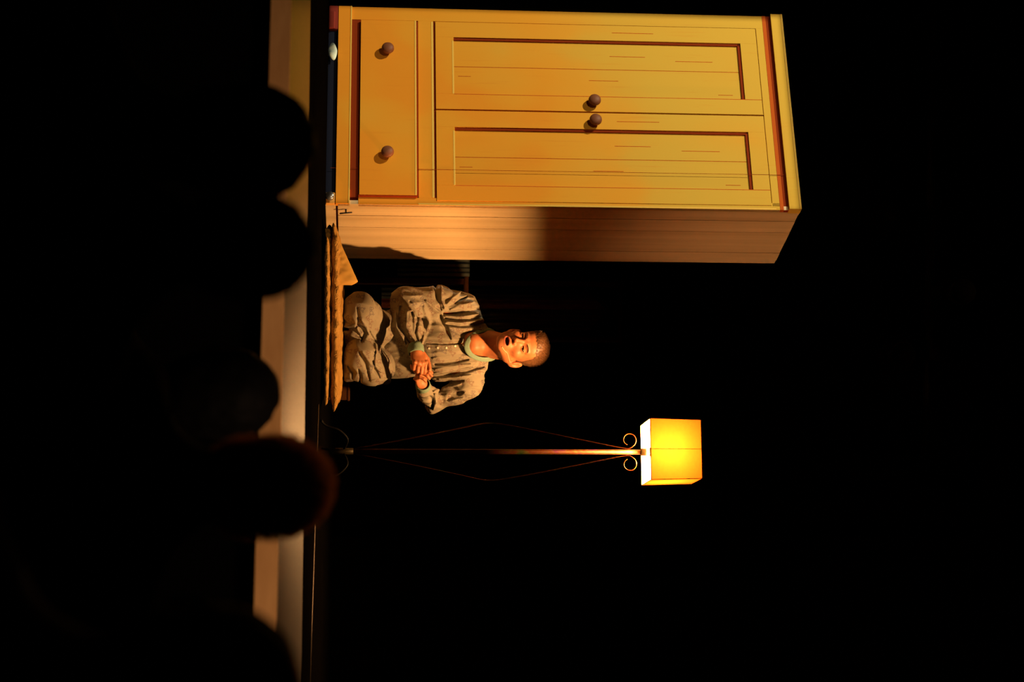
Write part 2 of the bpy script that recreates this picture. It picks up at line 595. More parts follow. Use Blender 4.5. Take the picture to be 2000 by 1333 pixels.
# ------------------------------------------------------------------ floor lamp
LD = 7.42
lx, ly = P(1200, 883.5, LD).x, LD
fl = empty('floor_lamp', (lx, ly, 0), 'lit floor lamp with a square glowing yellow shade, metal pole and two scrolls', 'lamp', rot=(0, 0, math.radians(-10)))


def LZ(x):
    return P(x, 883, LD).z


m = mat('iridescent_brass', (0.75, 0.45, 0.25), 0.5, metal=0.6, spec=0.1)
nt2, b2 = nodes(m)
c = ramp(nt2, noise(nt2, 6, (9, 9, 2.6), 3, dist=0.4), [(0.28, (0.006, 0.03, 0.004)), (0.40, (0.05, 0.03, 0.003)), (0.5, (0.06, 0.008, 0.001)), (0.58, (0.06, 0.025, 0.004)), (0.68, (0.06, 0.006, 0.03)), (0.8, (0.05, 0.03, 0.012))])
nt2.links.new(c, b2.inputs['Base Color'])
M['brass'] = m
MB().tube([(0, 0, 0.05), (0, 0, LZ(1252))], 0.0108, 14).build('pole', M['brass'], fl)
MB().lathe([(0.0, 0.04), (0.013, 0.04), (0.014, 0.075), (0.0135, LZ(690)), (0.0, LZ(690))], 16).build('ferrule', mat('gold_ferrule', (0.04, 0.028, 0.008), 0.5, metal=0.5), fl)
MB().tube([(0, 0, LZ(1252)), (0, 0, LZ(1271))], [0.016, 0.016], 14).lathe([(0.0, LZ(1269)), (0.019, LZ(1269)), (0.019, LZ(1272)), (0.0, LZ(1272))], 14).build('socket', mat('pale_socket', (0.8, 0.6, 0.35), 0.4), fl)


def smooth_path(pts, n=6):
    out = []
    P_ = [Vector(p) for p in pts]
    for i in range(len(P_) - 1):
        p0, p1, p2, p3 = P_[max(i - 1, 0)], P_[i], P_[i + 1], P_[min(i + 2, len(P_) - 1)]
        for k in range(n):
            t = k / n
            out.append(0.5 * ((2 * p1) + (-p0 + p2) * t + (2 * p0 - 5 * p1 + 4 * p2 - p3) * t * t + (-p0 + 3 * p1 - 3 * p2 + p3) * t ** 3))
    out.append(P_[-1])
    return out


zc = LZ(1229)
for sx in (-1, 1):
    pts = [(sx * 0.012, 0, LZ(695)), (sx * 0.055, 0, LZ(800)), (sx * 0.10, 0, LZ(900)), (sx * 0.122, 0, LZ(952)),
           (sx * 0.11, 0, LZ(1000)), (sx * 0.072, 0, LZ(1090)), (sx * 0.03, 0, LZ(1185)), (sx * 0.016, 0, LZ(1220)), (sx * 0.0165, 0, LZ(1230))]
    cx_, cz_ = sx * 0.0515, LZ(1229)
    for i in range(15):
        an = math.radians(170 - i * 21)
        r = 0.031 - 0.0006 * i
        pts.append((cx_ + sx * r * math.cos(math.radians(150) - math.radians(i * 22)), 0, cz_ + r * math.sin(math.radians(150) - math.radians(i * 22))))
    MB().tube(smooth_path(pts, 4), 0.0025, 8).build('scroll_arm', M['brass'], fl)
dk = mat('dark_wrought_leg', (0.003, 0.002, 0.0015), 0.6, spec=0.1)
for a in (100, 220, 340):
    ca, sa = math.cos(math.radians(a)), math.sin(math.radians(a))
    pts = [(0.010 * ca, 0.010 * sa, 0.10), (0.06 * ca, 0.06 * sa, 0.115), (0.105 * ca, 0.105 * sa, 0.08), (0.125 * ca, 0.125 * sa, 0.03), (0.15 * ca, 0.15 * sa, 0.006)]
    MB().tube(smooth_path(pts, 5), 0.005, 8).ball((0.15 * ca, 0.15 * sa, 0.007), 0.007, 8).build('leg', dk, fl)
# shade: four fabric walls, open top and bottom, slightly narrower at the top
zb0, zt0 = P(1272, 876, LD - .14).z, P(1372, 880, LD - .14).z
hb, ht = 0.129, 0.1235
m = bpy.data.materials.new('yellow_shade_fabric')
m.use_nodes = True
nt2 = m.node_tree
nt2.nodes.clear()
out = nd(nt2, 'ShaderNodeOutputMaterial')
tl = nd(nt2, 'ShaderNodeBsdfTranslucent')
df = nd(nt2, 'ShaderNodeBsdfDiffuse')
mx = nd(nt2, 'ShaderNodeMixShader')
wv = noise(nt2, 40, (1, 1, 6), 2)
tl.inputs[0].default_value = (0.07, 0.015, 0.0012, 1)
nt2.links.new(ramp(nt2, wv, [(0.2, (0.068, 0.0145, 0.0011)), (0.8, (0.080, 0.0170, 0.0014))]), tl.inputs[0])
df.inputs[0].default_value = (0.8, 0.68, 0.45, 1)
mx.inputs[0].default_value = 0.5
nt2.links.new(tl.outputs[0], mx.inputs[1])
nt2.links.new(df.outputs[0], mx.inputs[2])
nt2.links.new(mx.outputs[0], out.inputs[0])
M['shade'] = m
b = MB()
cb = [(-hb, -hb), (hb, -hb), (hb, hb), (-hb, hb)]
ct = [(-ht, -ht), (ht, -ht), (ht, ht), (-ht, ht)]
for i in range(4):
    j = (i + 1) % 4
    nseg = 12
    vs = []
    for kz in range(7):
        tz = kz / 6
        for ks in range(nseg + 1):
            ts = ks / nseg
            x = (cb[i][0] * (1 - ts) + cb[j][0] * ts) * (1 - tz) + (ct[i][0] * (1 - ts) + ct[j][0] * ts) * tz
            y = (cb[i][1] * (1 - ts) + cb[j][1] * ts) * (1 - tz) + (ct[i][1] * (1 - ts) + ct[j][1] * ts) * tz
            wob = 0.0015 * math.sin(ts * 9 + i) * math.sin(tz * 5)
            vs.append((x * (1 + wob), y * (1 + wob), zb0 + (zt0 - zb0) * tz + 0.001 * math.sin(ts * 7 + i * 2) * (1 if kz in (0, 6) else 0)))
    fs = [(a * (nseg + 1) + c_, a * (nseg + 1) + c_ + 1, (a + 1) * (nseg + 1) + c_ + 1, (a + 1) * (nseg + 1) + c_) for a in range(6) for c_ in range(nseg)]
    b.add(vs, fs, 0, False)
sh = b.build('lamp_shade', M['shade'], fl)
b = MB()
for (q0, q1) in (((-hb, -hb), (-ht, -ht)), ((hb, -hb), (ht, -ht)), ((hb, hb), (ht, ht)), ((-hb, hb), (-ht, ht))):
    b.tube([(q0[0], q0[1], zb0), (q1[0], q1[1], zt0)], 0.0016, 6)
b.tube([(0, -hb - 0.0005, zb0), (0, -ht - 0.0005, zt0)], 0.0011, 6)
for hh, zz in ((hb, zb0), (ht, zt0)):
    b.tube([(-hh, -hh, zz), (hh, -hh, zz), (hh, hh, zz), (-hh, hh, zz), (-hh, -hh, zz)], 0.0018, 6)
b.build('frame', mat('shade_wire', (0.5, 0.3, 0.08), 0.5), sh)
zbulb = zb0 + 0.071
bm_ = mat('bulb_glass', (1, 1, 1), 0.3)
nt2, b2 = nodes(bm_)
b2.inputs['Emission Color'].default_value = (1, 0.62, 0.25, 1)
b2.inputs['Emission Strength'].default_value = 30
MB().ball((0, 0, zbulb), (0.013, 0.013, 0.016), 16).tube([(0, 0, zbulb - 0.012), (0, 0, LZ(1271))], 0.007, 10).build('bulb', bm_, fl)
pl = lamp('bulb_light', 'POINT', (0, 0, 0), 325, (1.0, 0.50, 0.18), shadow_soft_size=0.028)
pl.parent = fl
pl.location = (0, 0, zbulb)

# ------------------------------------------------------------------ sculpting with distance fields (bodies and cloth)
class Field:
    def __init__(self, lo, hi, res):
        self.lo = np.array(lo, np.float32)
        self.res = res
        self.n = tuple(int(math.ceil((hi[i] - lo[i]) / res)) + 1 for i in range(3))
        self.D = np.full(self.n, 0.5, np.float32)

    def _sl(self, lo, hi):
        a = [max(0, int((lo[i] - self.lo[i]) / self.res) - 1) for i in range(3)]
        b = [min(self.n[i], int((hi[i] - self.lo[i]) / self.res) + 2) for i in range(3)]
        return tuple(slice(x, max(x, y)) for x, y in zip(a, b))

    def _g(self, sl):
        ax = [(np.arange(s.start, s.stop, dtype=np.float32) * self.res + self.lo[i]) for i, s in enumerate(sl)]
        return ax[0][:, None, None], ax[1][None, :, None], ax[2][None, None, :]

    def apply(self, fn, lo, hi, k=0.01, op='add'):
        pad = k + 2.5 * self.res + (0.02 if op != 'sub' else 0)
        sl = self._sl([v - pad for v in lo], [v + pad for v in hi])
        if any(s.stop <= s.start for s in sl):
            return
        d = fn(*self._g(sl)).astype(np.float32)
        A = self.D[sl]
        if op == 'add':
            h = np.maximum(k - np.abs(A - d), 0) / max(k, 1e-6)
            self.D[sl] = np.minimum(A, d) - h * h * k * 0.25
        else:
            d = -d
            h = np.maximum(k - np.abs(A - d), 0) / max(k, 1e-6)
            self.D[sl] = np.maximum(A, d) + h * h * k * 0.25

    def cone(self, a, b, r1, r2, k=0.01, op='add'):
        a, b = np.array(a, float), np.array(b, float)
        ba = b - a
        L2 = float(ba @ ba) + 1e-9

        def fn(X, Y, Z):
            x, y, z = X - a[0], Y - a[1], Z - a[2]
            t = np.clip((x * ba[0] + y * ba[1] + z * ba[2]) / L2, 0, 1)
            return np.sqrt((x - t * ba[0]) ** 2 + (y - t * ba[1]) ** 2 + (z - t * ba[2]) ** 2) - (r1 + (r2 - r1) * t)
        R = max(r1, r2)
        self.apply(fn, np.minimum(a, b) - R, np.maximum(a, b) + R, k, op)

    def chain(self, pts, rs, k=0.02):
        for i in range(len(pts) - 1):
            self.cone(pts[i], pts[i + 1], rs[i], rs[i + 1], k)

    def ell(self, c, r, R=None, k=0.01, op='add'):
        """Ellipsoid; R = 3x3 whose columns are its axes in the room."""
        c = np.array(c, float)
        R = np.eye(3) if R is None else np.array(R, float)

        def fn(X, Y, Z):
            x, y, z = X - c[0], Y - c[1], Z - c[2]
            u = [(x * R[0, i] + y * R[1, i] + z * R[2, i]) for i in range(3)]
            k0 = np.sqrt(sum((u[i] / r[i]) ** 2 for i in range(3)))
            k1 = np.sqrt(sum((u[i] / r[i] ** 2) ** 2 for i in range(3))) + 1e-6
            return k0 * (k0 - 1) / k1
        e = max(r)
        self.apply(fn, c - e, c + e, k, op)

    def band_points(self, width):
        idx = np.nonzero(np.abs(self.D) < width)
        p = np.stack([idx[i] * self.res + self.lo[i] for i in range(3)], 1).astype(np.float32)
        return idx, p

    def displace(self, fn, width=0.03):
        idx, p = self.band_points(width)
        self.D[idx] -= fn(p).astype(np.float32)

    def mesh(self, name, mats, matfn=None, parent=None):
        D = self.D
        S = D < 0
        nx, ny, nz = D.shape
        cnt = np.zeros((nx - 1, ny - 1, nz - 1), np.uint8)
        for i in (0, 1):
            for j in (0, 1):
                for k in (0, 1):
                    cnt += S[i:nx - 1 + i, j:ny - 1 + j, k:nz - 1 + k]
        act = (cnt > 0) & (cnt < 8)
        ci = np.argwhere(act)
        ids = np.full(act.shape, -1, np.int32)
        ids[act] = np.arange(len(ci))
        acc = np.zeros((len(ci), 3))
        num = np.zeros(len(ci))
        cs_ = [(i, j, k) for i in (0, 1) for j in (0, 1) for k in (0, 1)]
        vals = {c: D[ci[:, 0] + c[0], ci[:, 1] + c[1], ci[:, 2] + c[2]].astype(float) for c in cs_}
        for c in cs_:
            for ax in range(3):
                if c[ax] == 0:
                    c2 = list(c)
                    c2[ax] = 1
                    c2 = tuple(c2)
                    a_, b_ = vals[c], vals[c2]
                    cr = (a_ < 0) != (b_ < 0)
                    t = np.where(cr, a_ / np.where(cr, a_ - b_, 1), 0)
                    pt = np.zeros((len(ci), 3)) + np.array(c, float)
                    pt[:, ax] = t
                    acc[cr] += pt[cr]
                    num[cr] += 1
        V_ = (ci + acc / num[:, None]) * self.res + self.lo
        quads = []
        for ax in range(3):
            o1, o2 = [a for a in range(3) if a != ax]
            sA = [slice(None)] * 3
            sB = [slice(None)] * 3
            sA[ax] = slice(0, D.shape[ax] - 1)
            sB[ax] = slice(1, D.shape[ax])
            ch = S[tuple(sA)] != S[tuple(sB)]
            e_ = np.argwhere(ch)
            ok = (e_[:, o1] > 0) & (e_[:, o2] > 0) & (e_[:, o1] < D.shape[o1] - 1) & (e_[:, o2] < D.shape[o2] - 1)
            e_ = e_[ok]
            inside = S[e_[:, 0], e_[:, 1], e_[:, 2]]
            q = []
            for (d1, d2) in ((-1, -1), (0, -1), (0, 0), (-1, 0)):
                c = e_.copy()
                c[:, o1] += d1
                c[:, o2] += d2
                q.append(ids[c[:, 0], c[:, 1], c[:, 2]])
            q = np.stack(q, 1)
            flip = inside if ax != 1 else ~inside
            q[~flip] = q[~flip][:, ::-1]
            quads.append(q)
        Q = np.concatenate(quads)
        me = bpy.data.meshes.new(name)
        me.vertices.add(len(V_))
        me.vertices.foreach_set('co', V_.astype(np.float32).ravel())
        me.loops.add(len(Q) * 4)
        me.loops.foreach_set('vertex_index', Q.astype(np.int32).ravel())
        me.polygons.add(len(Q))
        me.polygons.foreach_set('loop_start', np.arange(0, len(Q) * 4, 4, dtype=np.int32))
        me.polygons.foreach_set('loop_total', np.full(len(Q), 4, np.int32))
        me.polygons.foreach_set('use_smooth', np.ones(len(Q), bool))
        mats = mats if isinstance(mats, (list, tuple)) else [mats]
        for mm in mats:
            me.materials.append(mm)
        if matfn is not None:
            me.polygons.foreach_set('material_index', matfn(V_[Q].mean(1)).astype(np.int32))
        me.update(calc_edges=True)
        return link(name, me, parent)


def vnoise(p, seed=0):
    """Smooth value noise in 0..1 for an N x 3 array."""
    i = np.floor(p).astype(np.int64)
    f = p - i
    f = f * f * (3 - 2 * f)

    def h(a, b, c):
        n = (a * 73856093) ^ (b * 19349663) ^ (c * 83492791) ^ (seed * 2654435761)
        n = (n ^ (n >> 13)) * 1274126177 & 0x7FFFFFFF
        return ((n ^ (n >> 16)) & 0xFFFF) / 65535.0
    r = 0
    for dx in (0, 1):
        for dy in (0, 1):
            for dz in (0, 1):
                wgt = (f[:, 0] if dx else 1 - f[:, 0]) * (f[:, 1] if dy else 1 - f[:, 1]) * (f[:, 2] if dz else 1 - f[:, 2])
                r = r + wgt * h(i[:, 0] + dx, i[:, 1] + dy, i[:, 2] + dz)
    return r


A_XC, A_NY, A_F, A_C = (np.array(v) for v in (XC, NY, fwd, CAM))


def topix(p):
    v = p - A_C
    k = F / (v @ A_F)
    return 1000 + k * (v @ A_XC), 666.5 + k * (v @ A_NY)


def seg_folds(p, folds):
    """Creases (negative) and ridges (positive) laid along polylines; a fold is [(x, y), ...], half width, height in metres."""
    x, y = topix(p)
    out_ = np.zeros(len(p))
    for pts, wdt, amp in folds:
        best = np.full(len(p), 1e9)
        n = len(pts) - 1
        for i in range(n):
            (x0, y0), (x1, y1) = pts[i], pts[i + 1]
            dx, dy = x1 - x0, y1 - y0
            t = np.clip(((x - x0) * dx + (y - y0) * dy) / (dx * dx + dy * dy), 0, 1)
            tt = (i + t) / n
            taper = 0.25 + 0.75 * np.sin(math.pi * np.clip(tt * 0.9 + 0.1, 0, 1))
            d = np.sqrt((x - x0 - t * dx) ** 2 + (y - y0 - t * dy) ** 2) / (wdt * taper)
            best = np.minimum(best, d)
        out_ += amp * np.exp(-best * best)
    return out_


DY = 0.09      # the whole figure sits this much further back on the quilt


def Pn(x, y, d):
    return np.array(P(x, y, d + DY))


# ------------------------------------------------------------------ materials of the person
m = mat('skin', (0.40, 0.15, 0.055), 0.5, spec=0.35)
nt2, b2 = nodes(m)
nt2.links.new(ramp(nt2, noise(nt2, 30, (1, 1, 1), 4), [(0.3, (0.35, 0.115, 0.042)), (0.7, (0.43, 0.150, 0.056))]), b2.inputs['Base Color'])
b2.inputs['Subsurface Weight'].default_value = 0.12
b2.inputs['Subsurface Radius'].default_value = (0.012, 0.004, 0.002)
bump(m, noise(nt2, 220, (1, 1, 1), 2), 0.15, 0.002)
M['skin'] = m
M['lips'] = mat('lips', (0.33, 0.085, 0.06), 0.4, spec=0.4)
M['mouth'] = mat('mouth_inside', (0.05, 0.008, 0.006), 0.6)


def pyjama(name, base):
    m = mat(name, base, 0.85, spec=0.15)
    nt_, b_ = nodes(m)
    tcn = nd(nt_, 'ShaderNodeTexCoord')
    mp = nd(nt_, 'ShaderNodeMapping')
    mp.inputs['Scale'].default_value = (1, 0.35, 1)
    nt_.links.new(tcn.outputs['Object'], mp.inputs[0])
    vo = nd(nt_, 'ShaderNodeTexVoronoi', voronoi_dimensions='3D')
    vo.inputs['Scale'].default_value = 21
    vo.inputs['Randomness'].default_value = 0.55
    nt_.links.new(mp.outputs[0], vo.inputs['Vector'])
    # position inside the motif, in metres
    sc_ = nd(nt_, 'ShaderNodeVectorMath', operation='SUBTRACT')
    pos = vo.outputs['Position']
    nt_.links.new(mp.outputs[0], sc_.inputs[0])
    nt_.links.new(pos, sc_.inputs[1])
    s3 = nd(nt_, 'ShaderNodeSeparateXYZ')
    nt_.links.new(sc_.outputs[0], s3.inputs[0])
    cs3 = nd(nt_, 'ShaderNodeSeparateColor')
    nt_.links.new(vo.outputs['Color'], cs3.inputs[0])
    ang = mth(nt_, 'MULTIPLY', cs3.outputs[0], 2.2)
    ca, sa = mth(nt_, 'COSINE', ang), mth(nt_, 'SINE', ang)
    lx_ = mth(nt_, 'SUBTRACT', mth(nt_, 'MULTIPLY', s3.outputs[0], ca), mth(nt_, 'MULTIPLY', s3.outputs[2], sa))
    lz_ = mth(nt_, 'ADD', mth(nt_, 'MULTIPLY', s3.outputs[0], sa), mth(nt_, 'MULTIPLY', s3.outputs[2], ca))

    def ring(cx, cz, r, wd, sx=1.0):
        dx = mth(nt_, 'MULTIPLY', mth(nt_, 'SUBTRACT', lx_, cx), sx)
        dz = mth(nt_, 'SUBTRACT', lz_, cz)
        d = mth(nt_, 'SQRT', mth(nt_, 'ADD', mth(nt_, 'MULTIPLY', dx, dx), mth(nt_, 'MULTIPLY', dz, dz)))
        return mth(nt_, 'LESS_THAN', mth(nt_, 'ABSOLUTE', mth(nt_, 'SUBTRACT', d, r)), wd)
    mk = ring(0, 0.007, 0.0075, 0.0009)
    for args in ((-0.008, 0.0145, 0.0030, 0.0009), (0.008, 0.0145, 0.0030, 0.0009), (0, -0.010, 0.0095, 0.0009, 1.6), (-0.006, -0.012, 0.005, 0.0008, 0.7), (0.003, 0.009, 0.0, 0.0013), (0.001, -0.004, 0.0035, 0.0008)):
        mk = mth(nt_, 'MAXIMUM', mk, ring(*args))
    keep = mth(nt_, 'GREATER_THAN', cs3.outputs[1], 0.12)
    mk = mth(nt_, 'MULTIPLY', mth(nt_, 'MULTIPLY', mk, keep), 0.75)
    mo = noise(nt_, 5, (1, 1, 1), 2)
    c0 = ramp(nt_, mo, [(0.3, tuple(v * 0.93 for v in base)), (0.7, base)])
    ink = mixc(nt_, mth(nt_, 'GREATER_THAN', cs3.outputs[2], 0.7), (0.11, 0.035, 0.03), (0.05, 0.035, 0.06))
    nt_.links.new(mixc(nt_, mk, c0, ink), b_.inputs['Base Color'])
    bump(m, noise(nt_, 420, (1, 1, 1), 1), 0.12, 0.001)
    return m


M['pj'] = pyjama('printed_pyjama_cotton', (0.235, 0.205, 0.145))
M['mint'] = mat('mint_ribbing', (0.17, 0.25, 0.18), 0.85, spec=0.1)
nt2, b2 = nodes(M['mint'])
M['button'] = mat('pearl_button', (0.85, 0.8, 0.65), 0.3, spec=0.6)
M['hair'] = mat('light_brown_hair', (0.115, 0.05, 0.018), 0.5, spec=0.4)

# ------------------------------------------------------------------ the kneeling person
DH = 8.10
HC = Pn(1016, 679.5, DH)
yaw, pit, rol = math.radians(-19), math.radians(4), math.radians(0.0)
Rz = np.array(Matrix.Rotation(yaw, 3, 'Z'))
Rx = np.array(Matrix.Rotation(-pit, 3, 'X'))
Ry = np.array(Matrix.Rotation(rol, 3, 'Y'))
HR = Rz @ Ry @ Rx


def H(x, y, z):
    return HC + HR @ np.array([x, y, z])


J = dict(
    neck=Pn(938, 672, 8.20), chest=Pn(872, 676, 8.22), waist=Pn(800, 672, 8.35), pelvis=Pn(757, 672, 8.40),
    rs=Pn(903, 602, 8.21), re=Pn(793, 593, 8.10), rw=Pn(812, 683, 7.93),
    ls=Pn(912, 752, 8.20), le=Pn(849, 789, 8.24), lw=Pn(826, 755, 8.00),
    rh=Pn(738, 640, 8.27), rk=Pn(702, 603, 7.76), ra=Pn(684, 618, 8.22), rf=Pn(678, 625, 8.34),
    lh=Pn(738, 716, 8.27), lk=Pn(703, 694, 7.80), la=Pn(684, 725, 8.25), lf=Pn(680, 716, 8.36))

person = empty('person', (J['pelvis'][0], J['pelvis'][1], 0.088),
               'person with short light hair in printed pyjamas kneeling on the mustard quilt, hands clasped', 'person')


def local(o, root):
    """Meshes above are made in room coordinates; hang them on their root."""
    o.parent = root
    o.matrix_parent_inverse = Matrix.Translation(root.location).inverted()
    return o


def head_prims(f):
    e = HR
    f.ell(H(0, .015, .049), (.074, .094, .080), e, .02)
    f.ell(H(0, -.022, -.022), (.062, .066, .082), e, .03)
    f.ell(H(0, -.045, .052), (.059, .041, .042), e, .03)
    for s in (-1, 1):
        f.cone(H(s * .054, .0, -.058), H(s * .020, -.062, -.099), .021, .017, .025)
        f.ell(H(s * .041, -.056, -.026), (.022, .020, .020), e, .02)
        f.cone(H(s * .011, -.086, .0190), H(s * .045, -.068, .0215), .0092, .0080, .010)
    f.ell(H(0, -.068, -.101), (.023, .019, .018), e, .02)
    f.cone(H(0, -.083, .008), H(0, -.105, -.032), .0080, .0090, .012)
    f.ell(H(0, -.105, -.036), (.0115, .0110, .0095), e, .006)
    for s in (-1, 1):
        f.ell(H(s * .0130, -.094, -.041), (.0080, .009, .0080), e, .005)
        f.ell(H(s * .0068, -.103, -.0478), (.0038, .006, .0034), e, .002, 'sub')
        f.ell(H(s * .034, -.092, .001), (.019, .020, .0140), e, .010, 'sub')
        f.ell(H(s * .0345, -.0695, .0), (.0165, .0150, .0135), e, .004)
        f.cone(H(s * .023, -.0840, .0045), H(s * .046, -.0775, .0035), .0034, .0030, .003)
        f.ell(H(s * .0345, -.087, -.0010), (.0135, .014, .0048), e, .002, 'sub')
    f.ell(H(0, -.078, -.073), (.030, .019, .022), e, .02)
    f.cone(H(-.018, -.0880, -.0655), H(.018, -.0880, -.0655), .0040, .0040, .005)
    f.cone(H(-.015, -.0885, -.0855), H(.015, -.0885, -.0855), .0048, .0048, .005)
    f.ell(H(0, -.096, -.0755), (.0225, .028, .0088), e, .003, 'sub')
    for s in (-1, 1):                                           # ears
        f.ell(H(s * .081, .010, -.024), (.014, .019, .034), e, .006)
        f.ell(H(s * .076, .004, -.050), (.008, .010, .012), e, .006)
        f.ell(H(s * .091, -.005, -.019), (.0085, .012, .021), e, .003, 'sub')
        f.cone(H(s * .084, .008, -.034), H(s * .083, .014, -.006), .0034, .0030, .003)
        f.cone(H(s * .080, -.006, -.034), H(s * .080, -.006, -.024), .0045, .0040, .003)


def hand(f, wrist, palm_dir, back_n, size, curls, thumb, k=0.003):
    """Palm, four fingers of unequal length bent at the knuckles, thumb from the side of the palm."""
    w_ = np.array(wrist)
    d = np.array(palm_dir) / np.linalg.norm(palm_dir)
    n = np.array(back_n, float)
    n -= d * (n @ d)
    n /= np.linalg.norm(n)
    s = np.cross(d, n)
    R = np.stack([s, n, d], 1)
    f.cone(w_ - d * .03 * size, w_ + d * .02 * size, .024 * size, .025 * size, .012)
    f.ell(w_ + d * .050 * size, (.040 * size, .016 * size, .052 * size), R, .012)
    lens = (.042, .047, .043, .034)
    for i in range(4):
        off = (-.030 + .020 * i) * size
        base = w_ + d * (.088 - .004 * abs(i - 1.3)) * size + s * off
        f.ell(base + n * .006 * size, (.0105 * size, .008, .011 * size), R, .005)
        ang = 0
        p = base.copy()
        r = .0098 * size
        for j, sc_ in enumerate((1.0, 0.62, 0.48)):
            ang += curls[i][j]
            dv = d * math.cos(ang) - n * math.sin(ang) + s * (0.05 * (1.5 - i))
            q = p + dv * lens[i] * sc_ * size
            f.cone(p, q, r, r * .92, k)
            p = q
            r *= .92
    side, spread, curl = thumb
    p = w_ + d * .022 * size + s * side * .028 * size
    dv = d * .60 + s * side * spread - n * curl
    dv /= np.linalg.norm(dv)
    q = p + dv * .040 * size
    f.cone(p, q, .0145 * size, .0118 * size, .006)
    dv2 = d * .85 + s * side * spread * .2 - n * curl * 1.2
    dv2 /= np.linalg.norm(dv2)
    q2 = q + dv2 * .030 * size
    f.cone(q, q2, .0112 * size, .0105 * size, k)
    f.cone(q2, q2 + dv2 * .020 * size, .0105 * size, .0090 * size, k)


# ---- body (one continuous surface, skin)
fb = Field((-0.33, 7.66, 0.085), (0.39, 8.64, 1.18), 0.0031)
fb.ell(J['pelvis'], (.145, .105, .09), None, .03)
fb.ell((J['pelvis'] + J['waist']) / 2, (.125, .09, .10), None, .05)
fb.ell(J['waist'], (.125, .088, .12), None, .05)
fb.ell(J['chest'], (.148, .098, .15), None, .05)
fb.cone(J['rs'], J['ls'], .048, .048, .05)
fb.cone(J['neck'], (J['rs'] * .75 + J['neck'] * .25), .040, .036, .03)
fb.cone(J['neck'], (J['ls'] * .75 + J['neck'] * .25), .040, .036, .03)
fb.cone(J['neck'] + np.array([-.006, 0, 0]), H(-.004, .022, -.05), .069, .060, .03)
fb.cone(Pn(925, 668, 8.12), Pn(925, 676, 8.12), .035, .035, .05)
fb.chain([J['rs'], J['re'], J['rw']], [.040, .034, .025], .02)
fb.chain([J['ls'], J['le'], J['lw']], [.036, .026, .024], .02)
fb.chain([J['rh'], J['rk'], J['ra'], J['rf']], [.050, .040, .030, .028], .03)
fb.chain([J['lh'], J['lk'], J['la'], J['lf']], [.050, .040, .030, .028], .03)
for s in (-1, 1):   # throat sinews and collar bones
    fb.cone(H(s * .045, .0, -.07), J['neck'] + np.array([s * .015, -.050, .0]), .012, .011, .02)
    fb.cone(J['neck'] + np.array([s * .018, -.055, -.018]), J['neck'] + np.array([s * .06, -.050, -.014]), .009, .008, .02)
head_prims(fb)
# right hand lies over the left one, its back to the house; the left fingers come up underneath
hand(fb, J['rw'], Pn(826, 726, 7.86) - J['rw'], np.array([-.15, -1, .42]), .93,
     [(.8, 1.15, .8), (.9, 1.15, .8), (1.0, 1.2, .8), (1.15, 1.2, .8)], (-1, .5, .25))
hand(fb, J['lw'], Pn(815, 722, 7.93) - J['lw'], np.array([.1, 1, -.9]), .90,
     [(.75, 1.0, .7), (.85, 1.05, .7), (.9, 1.1, .7), (.95, 1.1, .7)], (-1, .8, -.15))


def skin_mats(c):
    u = (c - HC) @ HR
    mi = np.zeros(len(c))
    lip = (u[:, 1] < -.080) & ((u[:, 0] / .0255) ** 2 + ((u[:, 2] + .0755) / .0145) ** 2 < 1)
    ins = ((u[:, 0] / .0200) ** 2 + ((u[:, 2] + .0755) / .0098) ** 2 < 1) & (u[:, 1] > -.0885) & (u[:, 1] < -.06)
    mi[lip] = 1
    for s in (-1, 1):
        a = u[:, 0] * s - .0345
        lash = (np.abs(a) < .0145) & (u[:, 1] < -.070) & (np.abs(u[:, 2] - (.0030 - 10 * a * a)) < .0013)
        mi[lash] = 3
    mi[ins] = 2
    return mi


body = local(fb.mesh('body', [M['skin'], M['lips'], M['mouth'], mat('lashes', (0.03, 0.012, 0.006), 0.7)], skin_mats), person)
del fb

# ---- eyes, brows
me_ = mat('eye_white', (0.42, 0.34, 0.27), 0.12, spec=0.6)
mi_ = mat('eye_iris', (0.025, 0.013, 0.008), 0.1, spec=0.6)
for s in (-1, 1):
    c = H(s * .0345, -.0708, 0)
    b = MB()
    vs, fs, n1, n2 = [], [], 12, 20
    look = Vector(HR @ np.array([0.12, -1, -.03])).normalized()
    q_ = look.to_track_quat('Z', 'Y')
    for i in range(n1 + 1):
        for k in range(n2):
            ph, th = math.pi * i / n1, 2 * math.pi * k / n2
            v = q_ @ Vector((math.sin(ph) * math.cos(th), math.sin(ph) * math.sin(th), math.cos(ph))) * .0118
            vs.append(Vector(c) + v)
    for i in range(n1):
        for k in range(n2):
            fs.append((i * n2 + k, (i + 1) * n2 + k, (i + 1) * n2 + (k + 1) % n2, i * n2 + (k + 1) % n2))
    b.add(vs, fs, 0, True)
    b.m = [1 if i < 3 * n2 else 0 for i in range(len(fs))]
    local(b.build('eye', [me_, mi_]), person)
bvh_body = BVHTree.FromPolygons([v.co.copy() for v in body.data.vertices], [tuple(p.vertices) for p in body.data.polygons])


def strands(bvh, roots, lens_, r, dirs, mi=0):
    b = MB()
    for p, L, dv in zip(roots, lens_, dirs):
        p, dv = Vector(p), Vector(dv).normalized()
        a = dv.orthogonal().normalized()
        c = dv.cross(a)
        n = [p + (a * math.cos(t) + c * math.sin(t)) * r for t in (0, 2.1, 4.2)]
        mid = p + dv * L * .55
        n2 = [mid + (a * math.cos(t) + c * math.sin(t)) * r * .8 for t in (0, 2.1, 4.2)]
        b.add(n + n2 + [p + dv * L], [(0, 1, 4, 3), (1, 2, 5, 4), (2, 0, 3, 5), (3, 4, 6), (4, 5, 6), (5, 3, 6)], mi)
    return b


